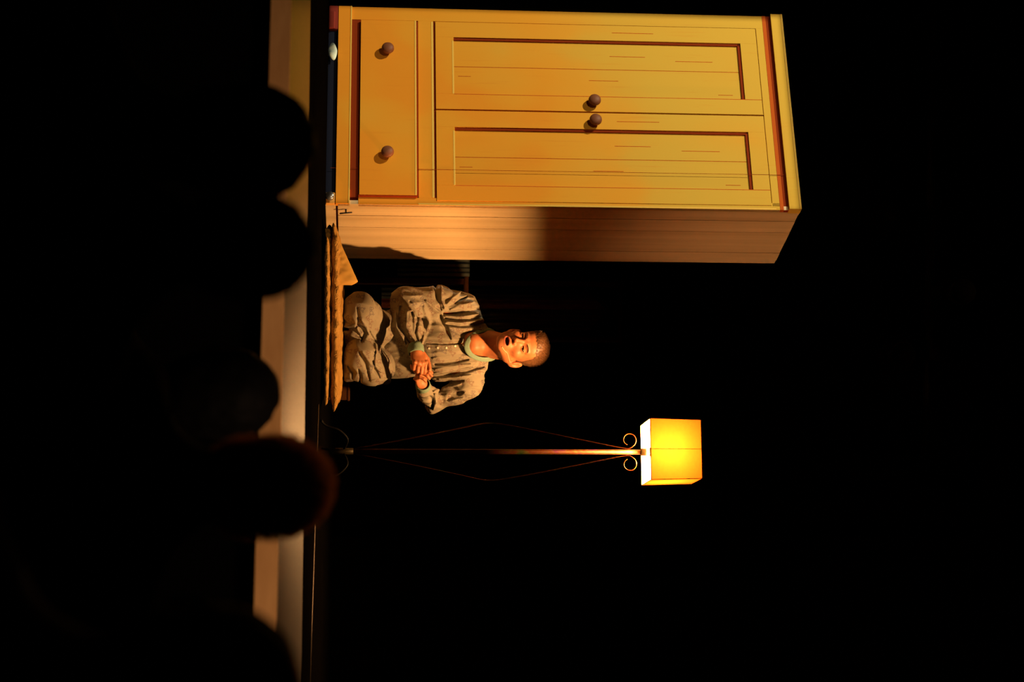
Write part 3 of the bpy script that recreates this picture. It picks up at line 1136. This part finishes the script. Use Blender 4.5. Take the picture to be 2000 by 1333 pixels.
rng = random.Random(3)
for s in (-1, 1):
    roots, ls_, ds_ = [], [], []
    for i in range(150):
        t = rng.random()
        x = s * (.014 + .036 * t)
        z = .0170 + .007 * math.sin(t * 2.4) + rng.uniform(-.0025, .0025)
        o_ = Vector(H(x, -.14, z))
        hitp = bvh_body.ray_cast(o_, Vector(HR @ np.array([0, 1, 0])))
        if hitp[0] is None:
            continue
        roots.append(hitp[0])
        ls_.append(.0055)
        ds_.append(HR @ np.array([s * .9, -.10, .22 - .4 * t]))
    local(strands(bvh_body, roots, ls_, .0005, ds_).build('eyebrow', M['hair']), person)

# ---- hair: cropped cap plus short strands
HLY = [-.12, -.085, -.06, -.035, -.012, .004, .03, .06, .11]
HLZ = [.060, .058, .056, .042, .006, -.006, -.026, -.048, -.058]


def hair_cut(u):
    return np.interp(u[..., 1], HLY, HLZ)


fh = Field(HC - 0.15, HC + 0.16, 0.0026)
fh.ell(H(0, .015, .050), (.0780, .0985, .0835), HR, .01)
fh.ell(H(0, -.045, .053), (.0600, .0420, .0430), HR, .03)
fh.ell(H(-.01, -.040, .090), (.048, .045, .026), HR, .02)
sl = tuple(slice(0, n) for n in fh.n)
gx, gy, gz = fh._g(sl)
PP = np.stack(np.broadcast_arrays(gx, gy, gz), -1).astype(np.float32)
uu = (PP - HC) @ HR
hc_ = (uu[..., 2] - hair_cut(uu))
fh.D = fh.D + (.0032 * np.clip(1 - hc_ / .016, 0, 1)).astype(np.float32)
fh.D = np.maximum(fh.D, (-hc_ * .8).astype(np.float32))
for s in (-1, 1):
    fh.ell(H(s * .082, .006, -.024), (.014, .023, .036), HR, .003, 'sub')
fh.displace(lambda p: .0028 * (vnoise((p - HC) @ HR * np.array([190, 70, 110])) - .5), .01)
hair = local(fh.mesh('hair', M['hair']), person)
hv = [v.co.copy() for v in hair.data.vertices]
hn = [v.normal.copy() for v in hair.data.vertices]
roots, ls_, ds_ = [], [], []
cf = Vector(HR @ np.array([.35, -.5, .55]))
for i in range(5200):
    k = rng.randrange(len(hv))
    u = (np.array(hv[k]) - HC) @ HR
    if u[2] < hair_cut(u[None])[0] - .001:
        continue
    top = max(0, min(1, (u[2] - .04) / .05))
    L = .005 + .009 * top
    roots.append(hv[k] - hn[k] * .002)
    ls_.append(L * rng.uniform(.6, 1.25))
    ds_.append(hn[k] * 0.8 + cf * (0.25 + .5 * top) + Vector((0, 0, -.5)) * (1 - top) + Vector([rng.uniform(-.3, .3) for _ in range(3)]))
b = strands(None, roots, ls_, .00042, ds_)
ho = b.build('hair_strands', M['hair'])
ho.parent = hair
del fh, PP, uu

# ---- head microphone along the cheek
ear_l = Vector(H(.078, -.012, -.052))
b = MB()
path = []
for (x, z) in ((.076, -.058), (.066, -.069), (.056, -.079), (.046, -.089), (.036, -.097)):
    o_ = Vector(H(x, -.2, z))
    h_ = bvh_body.ray_cast(o_, Vector(HR @ np.array([-.12 * x / .07, 1, 0])))
    path.append((h_[0] if h_[0] is not None else Vector(H(x, -.03, z))) + Vector(HR @ np.array([.3, -.9, 0])) * .0025)
b.tube(smooth_path([ear_l] + path[1:], 4), .0011, 8).ball(path[-1], .0024, 8)
local(b.build('headset_microphone', mat('skin_tone_mic', (0.75, 0.5, 0.3), 0.35)), person)

# ---- pyjama top
ft = Field((-0.33, 7.88, 0.22), (0.39, 8.64, 1.0), 0.0029)
ft.ell(J['pelvis'] + np.array([0, 0, .03]), (.165, .125, .10), None, .04)
ft.ell(J['waist'], (.155, .112, .13), None, .05)
ft.ell(J['chest'] + np.array([0, 0, -.01]), (.168, .115, .155), None, .05)
ft.cone(J['rs'], J['ls'], .062, .062, .05)
ft.cone(J['neck'] + np.array([0, .01, -.004]), (J['rs'] * .8 + J['neck'] * .2), .062, .061, .04)
ft.cone(J['neck'] + np.array([0, .01, -.004]), (J['ls'] * .8 + J['neck'] * .2), .062, .061, .04)
ft.chain([J['rs'], Pn(855, 590, 8.15), J['re'], Pn(796, 640, 8.0), Pn(811, 672, 7.945)], [.062, .064, .068, .060, .034], .03)
ft.chain([J['ls'], Pn(887, 771, 8.22), J['le'], Pn(835, 769, 8.08), Pn(827, 761, 8.02)], [.060, .048, .038, .037, .032], .02)
ft.cone(Pn(849, 792, 8.24), Pn(844, 803, 8.24), .03, .010, .02)
# neck opening, cut by the tilted plane of the collar
cA, cB, cC = Pn(914, 686, 8.085), Pn(950, 645, 8.16), Pn(957, 702, 8.16)
mid = (cB + cC) / 2
ax_l = (cC - cB) / 2
ax_f = cA - mid
ax_f -= ax_l * (ax_f @ ax_l) / (ax_l @ ax_l)
nrm = np.cross(ax_l, ax_f)
nrm /= np.linalg.norm(nrm)
if nrm[2] < 0:
    nrm = -nrm
ax_b = -ax_f / np.linalg.norm(ax_f) * .058


def opening(X, Y, Z):
    x, y, z = X - mid[0], Y - mid[1], Z - mid[2]
    a = (x * ax_l[0] + y * ax_l[1] + z * ax_l[2]) / (ax_l @ ax_l)
    bb = (x * ax_f[0] + y * ax_f[1] + z * ax_f[2]) / (ax_f @ ax_f)
    h = x * nrm[0] + y * nrm[1] + z * nrm[2]
    r = np.sqrt(a * a + np.where(bb > 0, bb, bb * np.linalg.norm(ax_f) / .058) ** 2)
    return np.maximum((r - 1.0) * .06, -(h + .05))


ft.apply(opening, mid - .22, mid + .22, .004, 'sub')
TF = [  # creases (negative) and ridges (positive)
    ([(868, 612), (890, 613), (925, 606), (948, 600)], 5.5, -.013),
    ([(870, 622), (893, 626), (925, 624), (950, 618)], 4, -.009),
    ([(872, 634), (900, 637), (930, 634), (955, 628)], 4, -.008),
    ([(868, 603), (882, 585), (900, 570)], 4, .008),
    ([(872, 598), (890, 592), (912, 580)], 4, -.008),
    ([(880, 606), (905, 596), (925, 590)], 4, .006),
    ([(870, 618), (900, 619), (935, 614)], 3, .007),
    ([(872, 629), (900, 631), (940, 626)], 3, .006),
    ([(860, 616), (868, 640), (880, 662)], 5, -.010),
    ([(868, 630), (885, 648), (900, 660)], 3, .004),
    ([(850, 712), (880, 707), (915, 703)], 4, -.011),
    ([(846, 700), (880, 697), (920, 695)], 4, .005),
    ([(850, 722), (880, 718), (920, 712)], 4, .005),
    ([(845, 737), (880, 731), (915, 724), (945, 717)], 4.5, -.013),
    ([(846, 730), (880, 726), (925, 718)], 3, .006),
    ([(846, 752), (880, 747), (905, 744)], 5, -.010),
    ([(850, 745), (885, 739), (920, 733)], 3.5, .006),
    ([(848, 765), (870, 757), (900, 750)], 4, .006),
    ([(840, 775), (846, 785), (844, 800)], 4, -.009),
    ([(850, 770), (852, 785), (846, 802)], 4, .006),
    ([(875, 782), (884, 772), (905, 766)], 6, -.011),
    ([(862, 790), (880, 783), (905, 778)], 4, .005),
    ([(862, 560), (863, 585), (868, 600)], 3.5, .007),
    ([(850, 555), (853, 585), (862, 606)], 4, -.007),
    ([(832, 588), (848, 604), (862, 612)], 4, .006),
    ([(785, 580), (802, 600), (812, 620)], 3, .005),
    ([(800, 590), (815, 612), (812, 650)], 5, -.006),
    ([(828, 600), (838, 630), (824, 672)], 5, .006),
    ([(783, 600), (782, 640), (803, 672)], 5, -.009),
    ([(772, 610), (774, 640), (792, 672)], 4, .006),
    ([(795, 610), (793, 640), (812, 668)], 4, .005),
    ([(805, 610), (806, 645), (818, 668)], 4, -.007),
    ([(832, 671.5), (870, 672.5), (908, 671.5)], 1.5, -.007),
]


def top_disp(p):
    q = p + .03 * (vnoise(p * 9, 5)[:, None] - .5)
    r1 = 1 - np.abs(2 * vnoise(q * np.array([26, 16, 7]), 1) - 1)
    r2 = vnoise(q * np.array([14, 12, 12]), 2)
    r3 = 1 - np.abs(2 * vnoise(q * np.array([40, 40, 22]), 8) - 1)
    front = np.clip((8.31 - p[:, 1]) / .06, 0, 1)
    return .013 * (r1 - .5) + .007 * (r2 - .5) + .005 * (r3 - .5) + front * 1.7 * seg_folds(p, TF)


ft.displace(top_disp, .035)
top = local(ft.mesh('pyjama_top', M['pj']), person)
bvh_top = BVHTree.FromPolygons([v.co.copy() for v in top.data.vertices], [tuple(p.vertices) for p in top.data.polygons])
del ft


def on(bvh, x, y, off=0.0):
    r = ray(x, y).normalized()
    h_ = bvh.ray_cast(CAM, r)
    return h_[0] - r * off, h_[1]


def rib_band(pts, ax, wd, th, name, closed=True, parent=None):
    """Ribbed knitted band following a loop; ax = direction across the band at each point."""
    n = len(pts)
    vs, fs = [], []
    prof = [(-.5, 0), (-.45, .8), (-.2, 1.0), (.2, 1.0), (.45, .8), (.5, 0), (.3, -.6), (-.3, -.6)]
    m_ = len(prof)
    cen = sum((Vector(p) for p in pts), Vector()) / n
    for i in range(n):
        p = Vector(pts[i])
        a = Vector(ax[i]).normalized()
        t = (Vector(pts[(i + 1) % n]) - Vector(pts[i - 1])).normalized()
        o_ = a.cross(t).normalized()
        if o_.dot(p - cen) < 0:
            o_ = -o_
        rb = 1 + .18 * (1 if i % 2 else -1)
        for (u, v) in prof:
            vs.append(p + a * u * wd + o_ * v * th * (rb if v > 0 else 1))
    for i in range(n if closed else n - 1):
        for k in range(m_):
            j = (i + 1) % n
            fs.append((i * m_ + k, i * m_ + (k + 1) % m_, j * m_ + (k + 1) % m_, j * m_ + k))
    return local(MB().add(vs, fs, 0, True).build(name, M['mint']), parent)


# collar
pts, axs = [], []
N_ = 96
for i in range(N_):
    t = 2 * math.pi * i / N_
    f_ = math.sin(t)
    p = mid + ax_l * 1.0 * math.cos(t) + ax_f * 1.03 * f_
    if f_ <= 0:
        p = mid + ax_l * 1.0 * math.cos(t) + ax_b * (-f_) * 1.0 + np.array([0, 0, .012]) * (-f_)
    pts.append(p)
    rad = (p - mid)
    rad = rad / np.linalg.norm(rad)
    axs.append(nrm * .6 - rad * .8)
rib_band(pts, axs, .026, .003, 'collar', True, person)
# cuffs
for (a, b_, r) in ((Pn(811, 675, 7.94), Pn(813, 690, 7.922), .033), (Pn(827, 759, 8.02), Pn(826, 751, 7.985), .030)):
    d = (b_ - a) / np.linalg.norm(b_ - a)
    s1 = np.cross(d, [0, 1, .2])
    s1 /= np.linalg.norm(s1)
    s2 = np.cross(d, s1)
    L = np.linalg.norm(b_ - a) * 1.15
    pts = [(a + b_) / 2 + (s1 * math.cos(2 * math.pi * i / 72) + s2 * math.sin(2 * math.pi * i / 72)) * r for i in range(72)]
    rib_band(pts, [d] * 72, max(L, .038), .004, 'cuff', True, person)
# buttons and placket edge
for (x, y) in ((906, 675), (872, 680), (838, 681), (889, 676.5), (855, 680)):
    c, n_ = on(bvh_top, x, y)
    q_ = n_.to_track_quat('Z', 'Y')
    b = MB()
    vs = []
    R_, n2 = .0048, 14
    prof = [(0, .0018), (.5, .0016), (.75, .0024), (1.0, .0016), (1.0, 0)]
    for (rr, hh) in prof:
        for k in range(n2):
            t = 2 * math.pi * k / n2
            vs.append(c + q_ @ Vector((rr * R_ * math.cos(t), rr * R_ * math.sin(t), hh)))
    fs = [(i * n2 + k, (i + 1) * n2 + k, (i + 1) * n2 + (k + 1) % n2, i * n2 + (k + 1) % n2) for i in range(len(prof) - 1) for k in range(n2)]
    local(b.add(vs, fs, 0, True).build('button', M['button']), person)

# ---- pyjama trousers
fp = Field((-0.33, 7.63, 0.084), (0.39, 8.68, 0.46), 0.0033)
fp.ell(J['pelvis'] - np.array([0, 0, .03]), (.16, .115, .085), None, .04)
fp.chain([Pn(735, 640, 8.25), Pn(712, 613, 7.97), J['rk']], [.085, .068, .066], .03)
fp.chain([J['rk'], J['ra']], [.062, .045], .03)
fp.chain([Pn(735, 716, 8.25), Pn(710, 706, 7.98), J['lk']], [.085, .074, .068], .03)
fp.chain([J['lk'], J['la']], [.062, .050], .03)
fp.chain([Pn(755, 741, 8.18), Pn(725, 730, 7.98), Pn(690, 728, 7.98)], [.028, .042, .035], .04)
fp.cone(Pn(690, 655, 7.95), Pn(725, 655, 8.05), .05, .06, .05)
PF = [
    ([(698, 602), (701, 625), (695, 642)], 3, -.008),
    ([(706, 625), (716, 640), (722, 655)], 4, .007),
    ([(700, 636), (712, 650), (706, 668)], 5, -.014),
    ([(672, 643), (690, 646), (705, 660)], 5, -.018),
    ([(720, 645), (728, 660), (738, 672)], 3, -.008),
    ([(724, 650), (735, 668), (736, 690)], 4, .006),
    ([(702, 690), (715, 715), (722, 742)], 3.5, -.010),
    ([(708, 688), (725, 712), (745, 728)], 3, .006),
    ([(728, 706), (733, 724), (742, 738)], 3, -.009),
    ([(735, 690), (733, 715), (745, 722)], 3, .006),
    ([(680, 715), (690, 728), (688, 742)], 4, -.008),
    ([(700, 722), (704, 738), (702, 752)], 3, -.007),
    ([(725, 745), (745, 742), (765, 740)], 3, .006),
]


def pants_disp(p):
    q = p + .03 * (vnoise(p * 9, 15)[:, None] - .5)
    r1 = 1 - np.abs(2 * vnoise(q * np.array([16, 10, 18]), 11) - 1)
    r2 = vnoise(q * 11, 12)
    front = np.clip((8.24 - p[:, 1]) / .08, 0, 1)
    return .011 * (r1 - .5) + .008 * (r2 - .5) + front * 1.3 * seg_folds(p, PF)


fp.displace(pants_disp, .035)
fp.D = np.maximum(fp.D, np.broadcast_to((0.087 - fp._g(tuple(slice(0, n) for n in fp.n))[2]), fp.n).astype(np.float32))
local(fp.mesh('pyjama_trousers', M['pj']), person)
del fp

# ------------------------------------------------------------------ quilt, cushion and dark cloth on the floor
m = mat('mustard_quilt_cotton', (0.40, 0.22, 0.05), 0.85, spec=0.1)
nt2, b2 = nodes(m)
nt2.links.new(ramp(nt2, noise(nt2, 9, (1, 1, 1), 3), [(0.3, (0.34, 0.18, 0.04)), (0.7, (0.46, 0.26, 0.065))]), b2.inputs['Base Color'])
bump(m, noise(nt2, 26, (1, 1, 1.6), 4, dist=1.2), 0.9, 0.02)
M['quilt'] = m
M['cushion'] = mat('mustard_plain_cotton', (0.48, 0.28, 0.06), 0.8, spec=0.15)


def pillow(name, m_, a, b_, T, concave=.10, n=90, quiltd=0.0, bend=None, seed=0, stitch=0.07):
    vs, fs = [], []
    for side in (1, -1):
        for i in range(n + 1):
            for j in range(n + 1):
                u, v = 2 * i / n - 1, 2 * j / n - 1
                x = a * u * (1 - concave * (1 - v * v))
                y = b_ * v * (1 - concave * (1 - u * u))
                if quiltd:
                    rip = abs(math.sin(math.pi * x / stitch + seed)) ** .5 + .5 * math.sin(x * 120 + seed)
                    y += (.006 * rip) * (v ** 3)
                    x += (.006 * abs(math.sin(math.pi * y / stitch)) ** .5) * (u ** 3)
                h = max(0, (1 - u ** 4) * (1 - v ** 4)) ** .35
                if h > 0:
                    h = h ** .8
                z = T * h
                if quiltd:
                    s1 = abs(math.sin(math.pi * (x + y) / stitch)) * abs(math.sin(math.pi * (x - y) / stitch))
                    z -= quiltd * h * (1 - s1 ** .35)
                z += T * .22 * h * (math.sin(x * 41 + seed + 2 * math.sin(y * 23)) * math.cos(y * 37 + seed * 2))
                vs.append((x, y, side * z))
    for s_ in (0, 1):
        o_ = s_ * (n + 1) ** 2
        for i in range(n):
            for j in range(n):
                q = (o_ + i * (n + 1) + j, o_ + (i + 1) * (n + 1) + j, o_ + (i + 1) * (n + 1) + j + 1, o_ + i * (n + 1) + j + 1)
                fs.append(q if s_ == 0 else q[::-1])
    if bend:
        vs = [bend(Vector(v)) for v in vs]
    o = MB().add(vs, fs, 0, True).build(name, m_)
    bm = bmesh.new()
    bm.from_mesh(o.data)
    bmesh.ops.remove_doubles(bm, verts=bm.verts, dist=0.0003)
    bmesh.ops.recalc_face_normals(bm, faces=bm.faces)
    bm.to_mesh(o.data)
    bm.free()
    for p_ in o.data.polygons:
        p_.use_smooth = True
    return o


qroot = empty('folded_quilt', (-0.08, 7.93, 0.0), 'mustard quilt folded in two layers on the floor under the kneeling person', 'quilt')


def bend_low(v):
    if v.y > 0 and v.x < 0:
        v.x += .5 * v.y * (-v.x / .42)
    # left end rises a little, right front corner droops forward
    return v


def bend_up(v):
    if v.y > 0 and v.x < 0:
        v.x += .5 * v.y * (-v.x / .42)
    if v.x < -.30:
        v.z -= .9 * (v.x + .30) ** 2
    return v


q1 = pillow('lower_layer', M['quilt'], .355, .50, .0190, .09, 90, .005, bend_low, 1)
q1.parent = qroot
q1.location = (0.002, 0.01, 0.0215)
q2 = pillow('upper_layer', M['quilt'], .396, .46, .0270, .085, 110, .006, bend_up, 3)
q2.parent = qroot
q2.location = (-0.014, 0.02, 0.056)

vs, fs = [], []
nu_, nv_ = 60, 30
for sd in (-1, 1):
    for i in range(nu_ + 1):
        for j in range(nv_ + 1):
            u, v = i / nu_, j / nv_
            yy_ = 447 + 110 * u
            xt = 653 + 46 * min(1, u / .93) - (12 * max(0, (u - .93) / .07) ** 1.5)
            yb_ = 7.50 + .05 * u
            top_ = P(xt, yy_, yb_ + .03)
            z0_ = .012 + .030 * u
            z_ = z0_ + (top_.z - z0_) * v
            tk = .032 * (max(0, (1 - (2 * u - 1) ** 6) * (1 - v ** 6)) ** .5) * (.45 + .55 * u)
            pk = (.004 * (1 - u) * math.sin(yy_ * .55 + 2.4 * math.sin(v * 7)) + .0015 * math.sin(yy_ * .3 + v * 9)) * (1 - v ** 3)
            vs.append((top_.x + .08, yb_ - 7.93 + .035 + sd * (tk + pk) + .03 * v, z_))
for sd in (0, 1):
    o_ = sd * (nu_ + 1) * (nv_ + 1)
    for i in range(nu_):
        for j in range(nv_):
            fs.append((o_ + i * (nv_ + 1) + j, o_ + (i + 1) * (nv_ + 1) + j, o_ + (i + 1) * (nv_ + 1) + j + 1, o_ + i * (nv_ + 1) + j + 1))
MB().add(vs, fs, 0, True).build('turned_up_corner', M['cushion'], qroot)

dc = pillow('dark_cloth', M['black'], .075, .035, .014, .12, 24, 0.0, None, 2)
dp = P(642, 474, 7.62)
dc.location = (dp.x, dp.y, 0.035)
dc.rotation_euler = (math.radians(18), math.radians(-14), math.radians(12))
tag(dc, 'black pointed scrap of cloth between the quilt and the wardrobe base', 'cloth')

# ------------------------------------------------------------------ dim furniture and clothes behind the person
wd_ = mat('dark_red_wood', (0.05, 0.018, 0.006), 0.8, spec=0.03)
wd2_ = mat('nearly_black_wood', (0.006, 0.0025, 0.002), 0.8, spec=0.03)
DR_ = 9.3


def PX(y, d=DR_):
    return P(900, y, d).x


def rack(name, ya, yb, xtop, d, label, cat, wd_=wd_):
    r = empty(name, (PX((ya + yb) / 2, d), d, 0), label, cat)
    z = P(xtop, ya, d).z
    for y in (ya, yb):
        local(MB().box(PX(y, d) - .0135, PX(y, d) + .0135, d - .015, d + .015, 0.03, z - .012).build('post', wd_), r)
        local(MB().box(PX(y, d) - .02, PX(y, d) + .02, d - .15, d + .15, 0.0, .03).build('foot', wd_), r)
    local(MB().tube([(PX(ya, d) - .06, d, z), (PX(yb, d) + .06, d, z)], .013, 12).build('rail', wd_), r)
    return z


ztow = rack('towel_rail', 480, 550, 911, 9.0, 'low dim wooden rail with the striped cloth over it, beside the wardrobe', 'rail')
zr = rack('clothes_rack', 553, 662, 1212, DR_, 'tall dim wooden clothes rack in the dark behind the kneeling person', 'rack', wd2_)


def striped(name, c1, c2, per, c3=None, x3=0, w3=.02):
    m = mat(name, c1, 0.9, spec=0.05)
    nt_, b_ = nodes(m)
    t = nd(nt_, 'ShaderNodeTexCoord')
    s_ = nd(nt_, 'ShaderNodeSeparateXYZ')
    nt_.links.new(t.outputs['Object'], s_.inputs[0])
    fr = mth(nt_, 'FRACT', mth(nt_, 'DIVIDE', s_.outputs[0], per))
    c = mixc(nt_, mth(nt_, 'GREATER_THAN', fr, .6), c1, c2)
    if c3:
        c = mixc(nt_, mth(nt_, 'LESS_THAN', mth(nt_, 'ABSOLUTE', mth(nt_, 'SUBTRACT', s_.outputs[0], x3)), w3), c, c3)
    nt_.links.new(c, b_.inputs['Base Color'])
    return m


def garment(name, ya, yb, za, zb, m_, label, cat, flare=1.15, d=DR_):
    xa, xb = PX(ya, d), PX(yb, d)
    xm, hw = (xa + xb) / 2, (xb - xa) / 2
    r = empty(name, (xm, d, za), label, cat)
    n, mz = 40, 16
    H_ = zb - za
    vs, fs = [], []
    for j in range(mz + 1):
        t = j / mz
        for s_ in (-1, 1):
            for i in range(n + 1):
                u = 2 * i / n - 1
                ww = hw * (flare + (1 - flare) * t)
                zz = t * H_
                if t > .8:
                    zz -= abs(u) * .10 * (t - .8) / .2
                th = .035 * math.sqrt(max(0, 1 - u * u)) + .012 * math.sin(u * 14 + s_) * (1 - t * .6)
                vs.append((u * ww, s_ * th, zz))
    w1 = 2 * (n + 1)
    for j in range(mz):
        for s_ in (0, 1):
            for i in range(n):
                a = j * w1 + s_ * (n + 1) + i
                fs.append((a, a + 1, a + w1 + 1, a + w1))
    o_ = MB().add(vs, fs, 0, True).build('cloth_body', m_, r)
    MB().tube(smooth_path([(-hw * .8, 0, H_ - .06), (0, 0, H_ + .01), (hw * .8, 0, H_ - .06)], 5), .006, 8).tube(
        smooth_path([(0, 0, H_ + .01), (0, 0, H_ + .035), (.012, 0, H_ + .05), (0.0, 0, H_ + .062), (-.012, 0, H_ + .05)], 4), .0028, 8).build('hanger', wd2_, r)
    return r


zl = lambda x, d=DR_: P(x, 600, d).z
stm = striped('teal_striped_cotton', (0.09, 0.105, 0.095), (0.02, 0.024, 0.024), .024)
d0 = 9.0
xa, xb = PX(498, d0), PX(541, d0)
vs, fs = [], []
nn = 30
for j in range(25):
    t = j / 24
    # over the rail: front fall, round the top, back fall
    if t < .45:
        yy, zz = -.020, zl(808, d0) + (ztow - zl(808, d0)) * (t / .45)
    elif t > .55:
        yy, zz = .020, ztow - .35 * ((t - .55) / .45)
    else:
        a_ = (t - .45) / .10 * math.pi
        yy, zz = -.020 * math.cos(a_), ztow + .018 * math.sin(a_)
    for i in range(nn + 1):
        u = i / nn
        vs.append((u * (xb - xa), yy * (1 + .25 * math.sin(u * 17)) + (.0 if .4 < t < .6 else .006 * math.sin(u * 23 + t * 3)) , zz + .012 * math.sin(u * 5) * (1 if t < .45 else 0)))
fs = [(j * (nn + 1) + i, j * (nn + 1) + i + 1, (j + 1) * (nn + 1) + i + 1, (j + 1) * (nn + 1) + i) for j in range(24) for i in range(nn)]
sc_o = MB().add(vs, fs, 0, True).build('striped_cloth', stm)
sc_o.location = (xa, d0, 0)
md = sc_o.modifiers.new('cloth', 'SOLIDIFY')
md.thickness = .003
tag(sc_o, 'teal grey striped cloth draped over the low rail in the shadow beside the wardrobe', 'cloth')
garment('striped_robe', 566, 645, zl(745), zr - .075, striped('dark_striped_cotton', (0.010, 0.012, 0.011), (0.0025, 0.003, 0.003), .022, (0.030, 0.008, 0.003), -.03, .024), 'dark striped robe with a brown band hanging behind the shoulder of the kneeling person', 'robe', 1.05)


bl = MB().box(-.048, .048, -.06, .06, 0.0, .10).box(-.052, .052, -.064, .064, .10, .112).build('wooden_block', wd_, None, .004)
bp_ = P(690, 763, 8.45)
bl.location = (bp_.x, 8.54, 0.0)
tag(bl, 'dim brown wooden block on the floor behind the right end of the quilt', 'block')


# ------------------------------------------------------------------ audience, dark from behind
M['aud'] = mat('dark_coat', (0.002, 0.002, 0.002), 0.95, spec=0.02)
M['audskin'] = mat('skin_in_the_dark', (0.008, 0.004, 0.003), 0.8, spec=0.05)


m = bpy.data.materials.new('backlit_fine_hair')
m.use_nodes = True
nt2 = m.node_tree
nt2.nodes.clear()
out = nd(nt2, 'ShaderNodeOutputMaterial')
tl = nd(nt2, 'ShaderNodeBsdfTranslucent')
tl.inputs[0].default_value = (0.95, 0.60, 0.32, 1)
nt2.links.new(tl.outputs[0], out.inputs[0])
M['fuzz'] = m


def audience(xc, yc, d, rpx, label, hairc=(0.004, 0.003, 0.003), wide=1.0, tall=1.0, fuzz=0, lean=0.0):
    c = np.array(P(xc, yc, d))
    hw = rpx / F * d                              # half width of the hair
    s = hw / .083
    r = empty('person', (c[0], c[1], -1.15), label, 'person', 'audience seen from behind')
    lo, hi = c - np.array([.34, .32, .80]) * s, c + np.array([.34, .62, .20]) * s
    f = Field(lo, hi, .009 * s)

    def q(x, y, z):
        return c + np.array([x, y, z]) * s
    f.ell(q(0, .01, .0), (.070 * s * wide, .090 * s, .095 * s * tall), None, .02)
    f.ell(q(0, .05, -.06), (.058 * s, .055 * s, .07 * s), None, .03)
    f.ell(q(0, .115, -.03), (.012 * s, .014 * s, .018 * s), None, .01)
    f.cone(q(0, -.005, -.07), q(lean, -.03, -.19), .054 * s, .060 * s, .03)
    for e_ in (-1, 1):
        f.ell(q(e_ * .078, .015, -.015), (.010 * s, .018 * s, .030 * s), None, .006)
        f.cone(q(0, -.03, -.17), q(e_ * .16, -.02, -.255), .05 * s, .062 * s, .05)
        f.chain([q(e_ * .185, -.02, -.27), q(e_ * .215, .03, -.52), q(e_ * .12, .24, -.60)], [.062 * s, .048 * s, .035 * s], .03)
        f.chain([q(e_ * .09, .0, -.70), q(e_ * .11, .20, -.70)], [.085 * s, .065 * s], .04)
    f.ell(q(0, -.01, -.40), (.18 * s, .12 * s, .20 * s), None, .06)
    f.ell(q(0, -.01, -.62), (.17 * s, .13 * s, .16 * s), None, .06)
    zc_ = c[2] - .17 * s
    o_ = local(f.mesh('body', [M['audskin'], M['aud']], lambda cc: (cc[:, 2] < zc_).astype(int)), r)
    g = Field(c - .14 * s * 1.2, c + .15 * s * 1.2, .006 * s)
    g.ell(q(0, .0, .005), (.083 * s * wide, .100 * s, .106 * s * tall), None, .02)
    g.ell(q(0, -.02, -.05), (.074 * s, .070 * s, .075 * s), None, .03)
    g.ell(q(0, .11, -.07), (.075 * s, .075 * s, .09 * s), None, .01, 'sub')
    for e_ in (-1, 1):
        g.ell(q(e_ * .085, .018, -.018), (.013 * s, .020 * s, .034 * s), None, .004, 'sub')
    g.displace(lambda p: .006 * s * (vnoise(p * 60 / s, 3) - .5), .02)
    hm = mat('dark_audience_hair', hairc, 0.7, spec=0.15)
    ho_ = local(g.mesh('hair', hm), r)
    if fuzz:
        rg = random.Random(5)
        vv = [v.co.copy() for v in ho_.data.vertices]
        vn = [v.normal.copy() for v in ho_.data.vertices]
        ro, le, di = [], [], []
        for _ in range(fuzz):
            k = rg.randrange(len(vv))
            ro.append(vv[k])
            le.append(rg.uniform(.005, .014))
            di.append(vn[k] + Vector([rg.uniform(-.5, .5) for _ in range(3)]))
        fo_ = strands(None, ro, le, .0008, di).build('loose_hair', M['fuzz'])
        fo_.parent = ho_
    return r


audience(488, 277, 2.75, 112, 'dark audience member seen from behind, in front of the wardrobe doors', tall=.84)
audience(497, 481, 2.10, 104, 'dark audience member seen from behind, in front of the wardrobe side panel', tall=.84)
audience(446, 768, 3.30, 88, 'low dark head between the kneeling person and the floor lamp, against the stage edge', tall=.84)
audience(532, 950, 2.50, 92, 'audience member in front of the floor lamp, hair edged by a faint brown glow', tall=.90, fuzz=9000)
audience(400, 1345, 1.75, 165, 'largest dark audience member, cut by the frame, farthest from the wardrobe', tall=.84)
